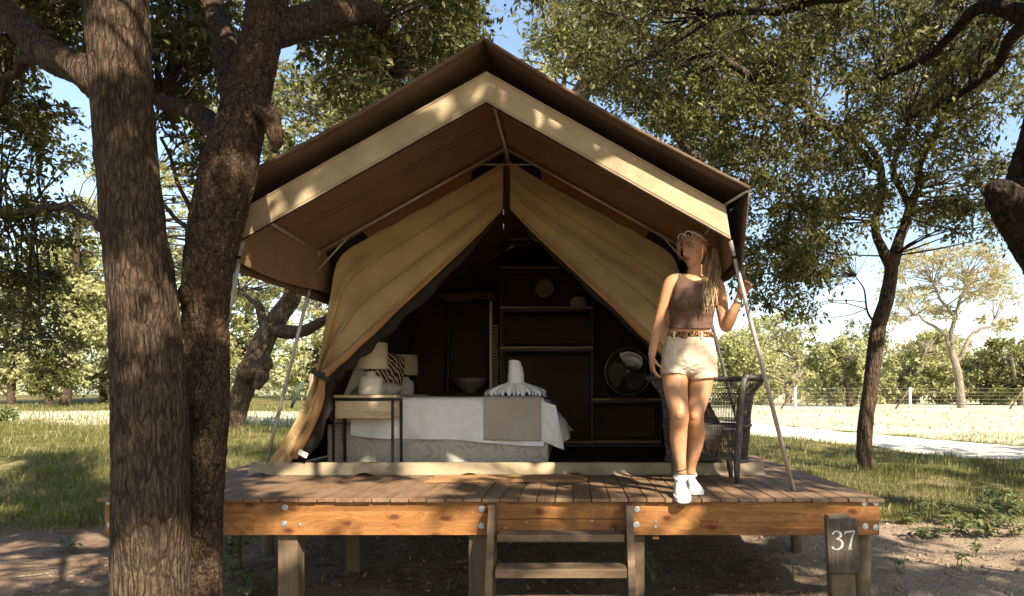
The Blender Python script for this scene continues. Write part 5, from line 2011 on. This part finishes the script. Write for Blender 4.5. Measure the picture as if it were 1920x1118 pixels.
t5.pxclumps(950, 1500, -80, 60, 5.6, 7.6, 28, .40, 160, .7, lambda x, y: x > 1080 or y < 0)
t5.pxclumps(1090, 1250, 60, 210, 6.4, 7.6, 6, .28, 70, .8)
NL += t5.finish(.058, .028, 9, .45, .010)
# crowns over and behind the camera (they shade the deck and the lawns)
OVS = 11


def overhead(x0, x1, y0, y1, cnt, thr):
    rng = np.random.default_rng(100 + OVS)
    out = []
    for k in range(cnt):
        x, y, z = rng.uniform(x0, x1), rng.uniform(y0, y1), rng.uniform(5.2, 7.8)
        if y > .5 and -100 < 1073 + F * x / y < 2060 and 740 - F * (z - 1.1 - 1.5) / y > -60:
            continue
        if fbm(np.array([[x * .42 + 1.7 + OVS * 3.7, y * .42 - .6 + OVS * 1.9, 4.2]]), 2)[0] < thr:
            continue
        out.append((x, y, z))
    return np.array(out)


t5.cl = []
t5.mb = MB()
t5.clumps(overhead(0, 18, -9, 9, 470, .455), .62, 190, .6)
NL += t5.finish(.19, .10, 6, .25, .016, crown='overhead_crown', twig_geo=2)
t1.cl = []
t1.mb = MB()
t1.clumps(overhead(-10, 0, -8, 4, 235, .455), .62, 190, .6)
NL += t1.finish(.19, .10, 6, .25, .016, crown='overhead_crown', twig_geo=2)

# --- tree behind the tent
t7 = Tree('leafy_tree', 'broad leafy tree rising behind the right half of the tent', tuple(P(1010, 800, 14)), 'bark_grey', 'leaf_mid')
t7.trunk([list(P(1010, 830, 14)) + [.3], list(P(1020, 500, 14)) + [.24], list(P(1060, 250, 13.6)) + [.2], list(P(1120, 120, 13)) + [.14]], 60, 24, .03)
t7.pxlimb([(1120, 120, 26, 13), (1190, 170, 20, 12.4), (1260, 240, 16, 11.8), (1330, 330, 12, 11.2)], jit=.12)
t7.pxlimb([(1120, 120, 26, 13), (1200, 40, 20, 12.4), (1300, 0, 16, 11.8)], jit=.12)
t7.pxclumps(1010, 1420, 60, 360, 11.5, 15, 60, .75, 230, .7, lambda x, y: y < 120 + .66 * (x - 1040))
t7.pxclumps(940, 1180, -60, 40, 11.5, 15, 16, .7, 200, .7, lambda x, y: x > 1000)
NL += t7.finish(.10, .045, 9, .4, .014)
# ------------------------------------------------------------------ background trees and bushes
def far_tree(name, label, px, pyb, Y, wpx, pyt, pyc, leafm, n, barkm='bark_grey', trunk_w=None, group=None, L=.26, clr=.9, cat=None, stems=1, gap=0.0, fill=1.0):
    """px: trunk, pyb: ground line, crown from pyc up to pyt"""
    b = P(px, pyb, Y)
    gz = h1(b.x, b.y)
    t = Tree(name, label, (b.x, b.y, gz), barkm, leafm, group)
    if cat:
        t.t['category'] = cat
    cx, z0, z1 = b.x, P(0, pyc, Y).z, P(0, pyt, Y).z
    hw, hh = wpx / 2 / F * Y, (z1 - z0) / 2
    zc = (z0 + z1) / 2
    r = (trunk_w or 12) / 2 / F * Y
    for k in range(stems):
        e = rng.normal(size=2) * hw * .3
        t.trunk([[cx + e[0] * .05 * k, b.y, gz - .3, r * 1.2], [cx + e[0] * .15, b.y, gz + (zc - gz) * .35, r], [cx + e[0] * .5, b.y + e[1] * .4, gz + (zc - gz) * .75, r * .75], [cx + e[0], b.y + e[1], zc + hh * .4, r * .35]], 40, 12, r * .12, name='trunk')
    m = int(max(6, n // 90))
    lobes = [(rng.uniform(-.75, .75), rng.uniform(-.7, .7), rng.uniform(-.7, .75), rng.uniform(.3, .6)) for _ in range(7)] + [(0, 0, -.35, .7), (-.45, 0, -.7, .42), (.45, 0, -.7, .42)]
    for k in range(m):
        lx, ly, lz, lr = lobes[rng.integers(len(lobes))]
        q = rng.normal(size=3)
        q = q / np.linalg.norm(q) * lr * rng.uniform(.55, 1.0) + np.array([lx, ly, lz])
        if rng.uniform() < gap:
            continue
        t.clumps(np.array([cx + q[0] * hw, b.y + q[1] * hw * .7, max(gz + .3, zc + q[2] * hh)]), clr * rng.uniform(.5, 1.2), int(90 * fill), .75)
    t.finish(L, L * .5, 9, .3, .03, twig_geo=2, up=.8)
    return t


gL = 'bushy trees at the left edge of the clearing'
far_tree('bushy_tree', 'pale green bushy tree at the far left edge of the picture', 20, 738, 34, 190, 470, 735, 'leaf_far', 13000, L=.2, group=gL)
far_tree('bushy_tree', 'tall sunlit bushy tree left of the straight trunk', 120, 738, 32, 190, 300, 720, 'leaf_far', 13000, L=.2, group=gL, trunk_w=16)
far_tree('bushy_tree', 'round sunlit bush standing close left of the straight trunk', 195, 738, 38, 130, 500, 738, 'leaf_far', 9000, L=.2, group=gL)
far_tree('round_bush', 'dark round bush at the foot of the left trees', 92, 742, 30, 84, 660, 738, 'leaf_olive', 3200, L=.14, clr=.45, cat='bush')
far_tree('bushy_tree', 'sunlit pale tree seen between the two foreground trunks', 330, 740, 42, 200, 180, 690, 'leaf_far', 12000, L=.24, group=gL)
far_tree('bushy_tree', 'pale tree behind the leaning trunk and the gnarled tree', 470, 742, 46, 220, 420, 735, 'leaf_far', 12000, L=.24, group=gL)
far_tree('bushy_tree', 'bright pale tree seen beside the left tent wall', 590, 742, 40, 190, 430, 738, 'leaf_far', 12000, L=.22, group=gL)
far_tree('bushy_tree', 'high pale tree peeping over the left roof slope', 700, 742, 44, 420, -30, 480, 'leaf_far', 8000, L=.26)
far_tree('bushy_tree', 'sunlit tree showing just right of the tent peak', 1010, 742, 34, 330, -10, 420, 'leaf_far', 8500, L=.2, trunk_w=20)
b = far_tree('low_bush', 'small green bush in the sunny grass at the left edge', -10, 806, 17, 70, 762, 806, 'leaf_weed', 1800, L=.09, clr=.25, cat='bush')
gR = 'sunlit bushes beyond the wire fence'
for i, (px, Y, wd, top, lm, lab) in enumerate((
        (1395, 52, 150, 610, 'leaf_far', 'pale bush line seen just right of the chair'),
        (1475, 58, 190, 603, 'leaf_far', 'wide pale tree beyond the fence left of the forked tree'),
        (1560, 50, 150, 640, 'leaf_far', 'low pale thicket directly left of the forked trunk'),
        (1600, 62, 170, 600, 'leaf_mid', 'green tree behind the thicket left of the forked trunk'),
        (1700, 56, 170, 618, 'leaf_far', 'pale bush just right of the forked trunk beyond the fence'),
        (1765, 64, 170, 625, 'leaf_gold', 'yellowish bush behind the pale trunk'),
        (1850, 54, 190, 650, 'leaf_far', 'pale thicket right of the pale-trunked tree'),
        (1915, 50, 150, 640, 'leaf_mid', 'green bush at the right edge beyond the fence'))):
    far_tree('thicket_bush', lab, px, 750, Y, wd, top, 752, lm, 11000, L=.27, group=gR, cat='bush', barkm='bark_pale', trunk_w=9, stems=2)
far_tree('round_bush', 'small dark bush in front of the pale thicket beyond the fence', 1594, 722, 44, 42, 682, 724, 'leaf_olive', 1400, L=.16, clr=.4, cat='bush')
# far woodland closing the horizon
wt_p, wt_d = [], []
for k in range(420):
    x, y = rng.uniform(-75, 95), rng.uniform(72, 105)
    hh = 3.0 + 4.5 * float(fbm(np.array([[x * .06, y * .06, 3]]), 3)[0])
    q = rng.normal(size=(70, 3)) * np.array([1.7, 1.7, hh * .26]) + np.array([x, y, 1.3 + hh * .5])
    wt_p.append(q)
wt_p = np.concatenate(wt_p)
Lw = rng.uniform(.35, .8, len(wt_p))
me = leaf_mesh('woodland', wt_p, rng.normal(size=wt_p.shape), Lw, Lw * .5, M['leaf_far'], .8)
link('woodland', me, M['leaf_far'], kind='stuff', label='far pale woodland closing the view behind the field', category='woodland')
# pale tree with a golden crown
t6 = Tree('pale_tree', 'pale-trunked tree with a thin golden crown behind the wire fence', (P(1802, 765, 40).x, 40, .7), 'bark_pale', 'leaf_gold')
t6.pxtrunk([(1804, 775, 18, 40), (1801, 740, 14, 40), (1796, 700, 13, 40), (1786, 665, 12, 40), (1780, 640, 10, 40)], n_al=50, n_ar=16, amp=.03)
for rows in ([(1782, 650, 9, 40), (1765, 625, 7, 40), (1745, 608, 5, 40), (1715, 590, 4, 40)], [(1782, 645, 9, 40), (1790, 600, 7, 40), (1800, 560, 6, 40), (1815, 520, 4, 40)], [(1790, 600, 7, 40), (1765, 560, 5, 40), (1745, 530, 4, 40)], [(1794, 680, 9, 40), (1815, 640, 7, 40), (1845, 615, 5, 40), (1865, 600, 4, 40)]):
    t6.pxlimb(rows, jit=.2)
t6.pxclumps(1660, 1900, 465, 560, 37, 43, 64, 1.1, 90, .5, lambda x, y: ((x - 1790) / 130) ** 2 + ((y - 530) / 75) ** 2 < 1)
t6.pxclumps(1655, 1780, 550, 600, 38, 42, 16, .9, 70, .45)
t6.pxclumps(1845, 1895, 598, 618, 39, 41, 5, .7, 90, .4)
t6.finish(.19, .09, 8, .2, .03)

# ------------------------------------------------------------------ wire fence
YFN = 38.0
fx0 = P(1491, 0, YFN).x
stp = P(1706, 0, YFN).x - fx0
fence = thing('wire_fence', 'white-posted wire mesh fence across the sunny field', 'fence', (fx0, YFN, h1(fx0, YFN)))
for k in range(-2, 5):
    x = fx0 + stp * k
    g = h1(x, YFN)
    MB().tube([(x, YFN, g - .3), (x, YFN, g + 1.18)], .075, 8).build('post', M['white_paint'], fence, True)
    MB().tube([(x - .75, YFN + .1, g), (x - .1, YFN, g + 1.0)], .05, 8).build('brace', M['post_wood'], fence, True)
FG = hgt(fx0 + stp * np.linspace(-2, 4, 25), np.full(25, YFN))
for j in range(6):
    z = .12 + .2 * j
    MB().tube([(fx0 + stp * t, YFN, gz_ + z) for t, gz_ in zip(np.linspace(-2, 4, 25), FG)], .0035, 4).build('wire', M['pole_metal'], fence)
mb = MB()
for q in np.arange(-2, 4, .09):
    x = fx0 + stp * q
    g = float(np.interp(q, np.linspace(-2, 4, 25), FG))
    mb.tube([(x, YFN, g + .1), (x, YFN, g + 1.14)], .002, 3, False)
mb.build('mesh_wires', M['pole_metal'], fence, kind='stuff')
# leaning green prop and pale stake left of the tent
a, b = P(546, 755, 20), P(566, 716, 20)
o = MB().tube([a - Vector((0, 0, .15)), b], .045, 8).build('leaning_prop', M['green_metal'], None, True, label='dark green leaning prop in the grass left of the tent', category='prop')
a = P(571, 750, 20)
o = MB().tube([(a.x, 20.4, a.z - .3), (a.x + .05, 20.4, a.z + .75)], .06, 8).build('fence_stake', M['bark_pale'], None, True, label='short pale stake behind the green prop', category='stake')

# ------------------------------------------------------------------ bird on the forked trunk
bp = P(1657, 627, 11.62)
bird = thing('bird', 'small black bird clinging to the side of the forked trunk', 'bird', bp)
s_ = spline([[bp.x - .055, bp.y, bp.z - .085, .008], [bp.x - .035, bp.y, bp.z - .045, .028], [bp.x - .012, bp.y, bp.z + .0, .038], [bp.x + .008, bp.y, bp.z + .032, .026], [bp.x + .018, bp.y, bp.z + .048, .025], [bp.x + .032, bp.y, bp.z + .052, .016], [bp.x + .042, bp.y, bp.z + .050, .006]], 24)
MB().tube([Vector(q[:3]) for q in s_], list(s_[:, 3]), 10).build('body', M['bird_feather'], bird, True)
MB().tube([(bp.x + .038, bp.y, bp.z + .050), (bp.x + .066, bp.y, bp.z + .042)], [.006, .001], 6).build('beak', M['dark_metal'], bird)
MB().tube([(bp.x - .035, bp.y, bp.z - .05), (bp.x - .065, bp.y, bp.z - .12)], [(.02, .006), (.012, .004)], 6).build('tail', M['bird_feather'], bird)
for s in (-1, 1):
    MB().tube([(bp.x - .02, bp.y + s * .02, bp.z - .03), (bp.x - .065, bp.y + s * .02, bp.z - .035)], .004, 5).build('leg', M['dark_metal'], bird)
# ------------------------------------------------------------------ grass
def blades(n, xr, yr, dens, hmin, hmax, wd):
    """dens(x, y) -> keep probability"""
    X, Y = rng.uniform(*xr, n), rng.uniform(*yr, n)
    k = rng.uniform(size=n) < dens(X, Y)
    X, Y = X[k], Y[k]
    Z = hgt(X, Y)
    n = len(X)
    cl = .6 + .8 * fbm(np.stack([X * 1.3, Y * 1.3, 0 * X], -1), 3)
    H_ = rng.uniform(hmin, hmax, n) * cl
    a = rng.uniform(0, 2 * math.pi, n)
    ln = H_ * rng.uniform(.1, .8, n)
    b = np.stack([X, Y, Z - .01], -1)
    dirv = np.stack([np.cos(a), np.sin(a), 0 * a], -1)
    sd = np.stack([-np.sin(a + .6), np.cos(a + .6), 0 * a], -1) * (wd * rng.uniform(.6, 1.4, n))[:, None]
    m = b + dirv * (ln * .3)[:, None] + np.array([0, 0, 1]) * (H_ * .6)[:, None]
    t = b + dirv * ln[:, None] + np.array([0, 0, 1]) * H_[:, None]
    v = np.stack([b - sd, b + sd, m + sd * .7, t, m - sd * .7], 1).reshape(-1, 3)
    o = np.arange(n)[:, None] * 5
    f = np.concatenate([o + np.array([[0, 1, 2]]), o + np.array([[0, 2, 4]]), o + np.array([[4, 2, 3]])], 1).reshape(-1, 3)
    return v, f


def gd(X, Y):
    g, f, r = zones(X, Y)
    clump = ss(.40, .62, fbm(np.stack([X * 2.2, Y * 2.2, 0 * X + 2], -1), 3))
    return np.clip(g * (1 - r * 1.5) * (1 - .75 * f) * (.25 + .75 * clump), 0, 1)


parts_v, parts_f = [], []
off = 0
for args in ((95000, (-8.5, -2.6), (5.6, 12), gd, .05, .15, .0035), (60000, (-16, -2.2), (11, 20), gd, .07, .17, .006), (26000, (-26, -3), (19, 34), gd, .08, .2, .012),
             (90000, (1.9, 9), (5.6, 12), gd, .04, .13, .0035), (52000, (2, 16), (11, 20), gd, .06, .15, .006), (20000, (4, 30), (19, 36), gd, .06, .14, .012)):
    v, f = blades(*args)
    parts_v.append(v)
    parts_f.append(f + off)
    off += len(v)
gme = fast_mesh('grass', np.concatenate(parts_v), np.concatenate(parts_f), M['grass_blade'])
link('grass', gme, M['grass_blade'], kind='stuff', label='short green and straw grass of the lawns round the deck', category='grass')

# ------------------------------------------------------------------ fallen leaves and chips
n = 15000
X, Y = rng.uniform(-4, 6, n), rng.uniform(3.0, 9.5, n)
pos = np.stack([X, Y, hgt(X, Y) + .008], -1)
d = rng.normal(size=(n, 3)) * np.array([1, 1, .25])
me = leaf_mesh('leaf_litter', pos, d, rng.uniform(.012, .06, n) * rng.choice([.6, 1, 1], n), rng.uniform(.006, .02, n), M['litter_leaf'], 3.0)
link('leaf_litter', me, M['litter_leaf'], kind='stuff', label='dry leaf litter scattered on the bare soil', category='leaf litter')
# clods and pebbles
n = 3000
X, Y = rng.uniform(-4, 6, n), rng.uniform(3.2, 9.0, n)
k = rng.uniform(size=n) < 1 - .8 * zones(X, Y)[0]
X, Y = X[k], Y[k]
n = len(X)
Zc = hgt(X, Y)
rr_ = rng.uniform(.004, .017, n) * rng.choice([.6, 1, 1.6], n)
oc = np.array([[1, 0, 0], [0, 1, 0], [-1, 0, 0], [0, -1, 0], [0, 0, 1], [0, 0, -1]], float)
vv = oc[None] * rr_[:, None, None] * rng.uniform(.6, 1.3, (n, 6, 1)) + np.stack([X, Y, Zc + rr_ * .2], -1)[:, None]
ff = np.array([[0, 1, 4], [1, 2, 4], [2, 3, 4], [3, 0, 4], [1, 0, 5], [2, 1, 5], [3, 2, 5], [0, 3, 5]])
me = fast_mesh('soil_clods', vv.reshape(-1, 3), (np.arange(n)[:, None, None] * 6 + ff[None]).reshape(-1, 3), M['soil'], True)
link('soil_clods', me, M['soil'], kind='stuff', label='small soil clods and pebbles on the bare ground', category='pebbles')
n = 46
X, Y = rng.uniform(-2.9, 1.9, n), rng.uniform(4.45, 5.4, n)
pos = np.stack([X, Y, 0 * X + DZ + .006], -1)
me = leaf_mesh('deck_litter', pos, rng.normal(size=(n, 3)) * np.array([1, 1, .1]), rng.uniform(.012, .032, n), rng.uniform(.006, .014, n), M['litter_leaf'], 4.0)
link('deck_litter', me, M['litter_leaf'], kind='stuff', label='few dry leaves lying on the deck boards', category='leaf litter')


# ------------------------------------------------------------------ weeds
def big_leaves(mb, base, tip, wd, sag=.25):
    base, tip = Vector(base), Vector(tip)
    d = tip - base
    s = d.cross(Vector((0, 0, 1)))
    s = s.normalized() if s.length > 1e-5 else Vector((1, 0, 0))
    up = s.cross(d).normalized()
    rows = []
    for t in np.linspace(0, 1, 6):
        c = base + d * t + up * (sag * d.length * math.sin(math.pi * t) * .5) - Vector((0, 0, sag * d.length * t * t))
        wv = wd / 2 * math.sin(math.pi * min(1, (t * .92 + .06))) ** .8
        rows.append([c - s * wv + up * wv * .25, c, c + s * wv + up * wv * .25])
    mb.grid(rows)


def weed(label, x, y, h, n, lw, ll, spread, stems=3, group=None, name='weed'):
    g = h1(x, y)
    t = thing(name, label, 'plant', (x, y, g), group)
    sm, lf_ = MB(), MB()
    for k in range(stems):
        a = rng.uniform(0, 6.28)
        top = Vector((x + spread * math.cos(a) * rng.uniform(.2, 1), y + spread * math.sin(a) * rng.uniform(.2, 1), g + h * rng.uniform(.6, 1)))
        b = Vector((x + rng.normal() * .02, y + rng.normal() * .02, g - .02))
        mid = b.lerp(top, .5) + Vector((0, 0, h * .15))
        sp4 = [Vector(q) for q in spline([b, mid, top], 10)]
        sm.tube(sp4, [.004 * (1 - .06 * i) for i in range(10)], 5)
        for q in range(n):
            p = sp4[rng.integers(2, 10)]
            a2 = rng.uniform(0, 6.28)
            l_ = ll * rng.uniform(.5, 1.2)
            big_leaves(lf_, p, p + Vector((math.cos(a2) * l_, math.sin(a2) * l_, l_ * rng.uniform(-.1, .6))), lw * l_ / ll)
    sm.build('stems', M['leaf_weed'], t, True)
    lf_.build('leaves', M['leaf_weed'], t, True)


def gp(px, py):
    """where the ground is seen at this pixel"""
    Yv = np.arange(4.0, 16, .02)
    Xv, Zv = (px - 1073) / F * Yv, 1.5 - (py - 740) / F * Yv
    k = int(np.argmax(Zv <= hgt(Xv, Yv)))
    return float(Xv[k]), float(Yv[k])


x, y = gp(430, 1085)
weed('heart-leaved green weed at the foot of the leaning trunk', x, y, .32, 5, .075, .10, .16, 5)
x, y = gp(462, 1115)
weed('broad-leaved weed low beside the leaning trunk', x, y, .2, 4, .07, .09, .12, 4)
x, y = gp(1225, 1095)
weed('strappy green weed right of the wooden steps', x, y, .30, 8, .016, .16, .14, 4)
x, y = gp(1485, 1090)
weed('thin sprig under the deck left of the number post', x, y, .2, 3, .02, .05, .05, 2)
x, y = gp(1682, 1075)
weed('small dark weed on the sand right of the number post', x, y, .12, 4, .045, .06, .08, 3)
x, y = gp(1798, 1068)
weed('bright sprig standing on the sandy bank', x, y, .16, 4, .05, .06, .04, 2)
x, y = gp(1830, 1045)
weed('dark low weed behind the bright sprig', x, y, .14, 5, .05, .07, .1, 3)
x, y = gp(606, 1095)
weed('tiny green seedling between the left deck posts', x, y, .1, 3, .03, .04, .04, 2)
x, y = gp(850, 1105)
weed('tiny seedling left of the wooden steps', x, y, .1, 4, .02, .05, .06, 3)
x, y = gp(1345, 1075)
weed('tiny seedling under the deck behind the steps', x, y, .1, 4, .02, .05, .06, 3)
# patch of leafy weeds at the right
for k, (px, py, h, lab) in enumerate(((1770, 985, .34, 'long-leaved weed at the left end of the weed patch'), (1800, 1000, .26, 'pale low weed at the front of the weed patch'), (1835, 985, .36, 'upright weed in the middle of the weed patch'), (1862, 965, .36, 'tall weed at the back of the weed patch'),
                                      (1885, 990, .34, 'dense weed towards the right of the weed patch'), (1908, 1005, .3, 'silvery weed at the right edge of the picture'), (1905, 960, .36, 'tall weed at the far right back of the patch'), (1850, 1010, .22, 'small weed at the patch foot near the sand'), (1745, 1010, .14, 'low seedling lying on the sand edge'))):
    x, y = gp(px, py)
    weed(lab, x, y, h * .68, 10, .04, .10, .2, 5, 'leafy weeds on the right bank')
for k, (px, py) in enumerate(((1690, 955), (1730, 970), (1700, 985), (1860, 940))):
    x, y = gp(px, py)
    weed(('leafy tuft beside the deck corner', 'leafy tuft at the lawn edge right of the deck', 'low tuft on the dark soil right of the deck', 'green tuft behind the weed patch')[k], x, y, .16, 8, .03, .07, .14, 5, 'leafy weeds on the right bank')
x, y = gp(132, 1035)
weed('yellowish broad-leaved weed on the bare soil at the left', x, y, .14, 5, .05, .07, .08, 3)


def stick(label, pts, r):
    o = MB().tube([Vector(p) for p in spline(pts, 16)], [r * (1 - .04 * i) for i in range(16)], 7).build('fallen_stick', M['bark_pale'], None, True, label=label, category='stick')


x, y = gp(1097, 1095)
x2, y2 = gp(1130, 1117)
stick('pale fallen stick on the ground behind the lowest tread', [(x, y, h1(x, y) + .03), ((x + x2) / 2, (y + y2) / 2, h1(x, y) + .035), (x2, y2 - .1, h1(x2, y2) + .01)], .011)
x, y = gp(30, 1085)
x2, y2 = gp(140, 1072)
stick('thin dry stick on the bare soil at the lower left', [(x, y, h1(x, y) + .012), ((x + x2) / 2, (y + y2) / 2 + .02, h1((x + x2) / 2, (y + y2) / 2) + .015), (x2, y2, h1(x2, y2) + .012)], .006)
print('leaves', NL)
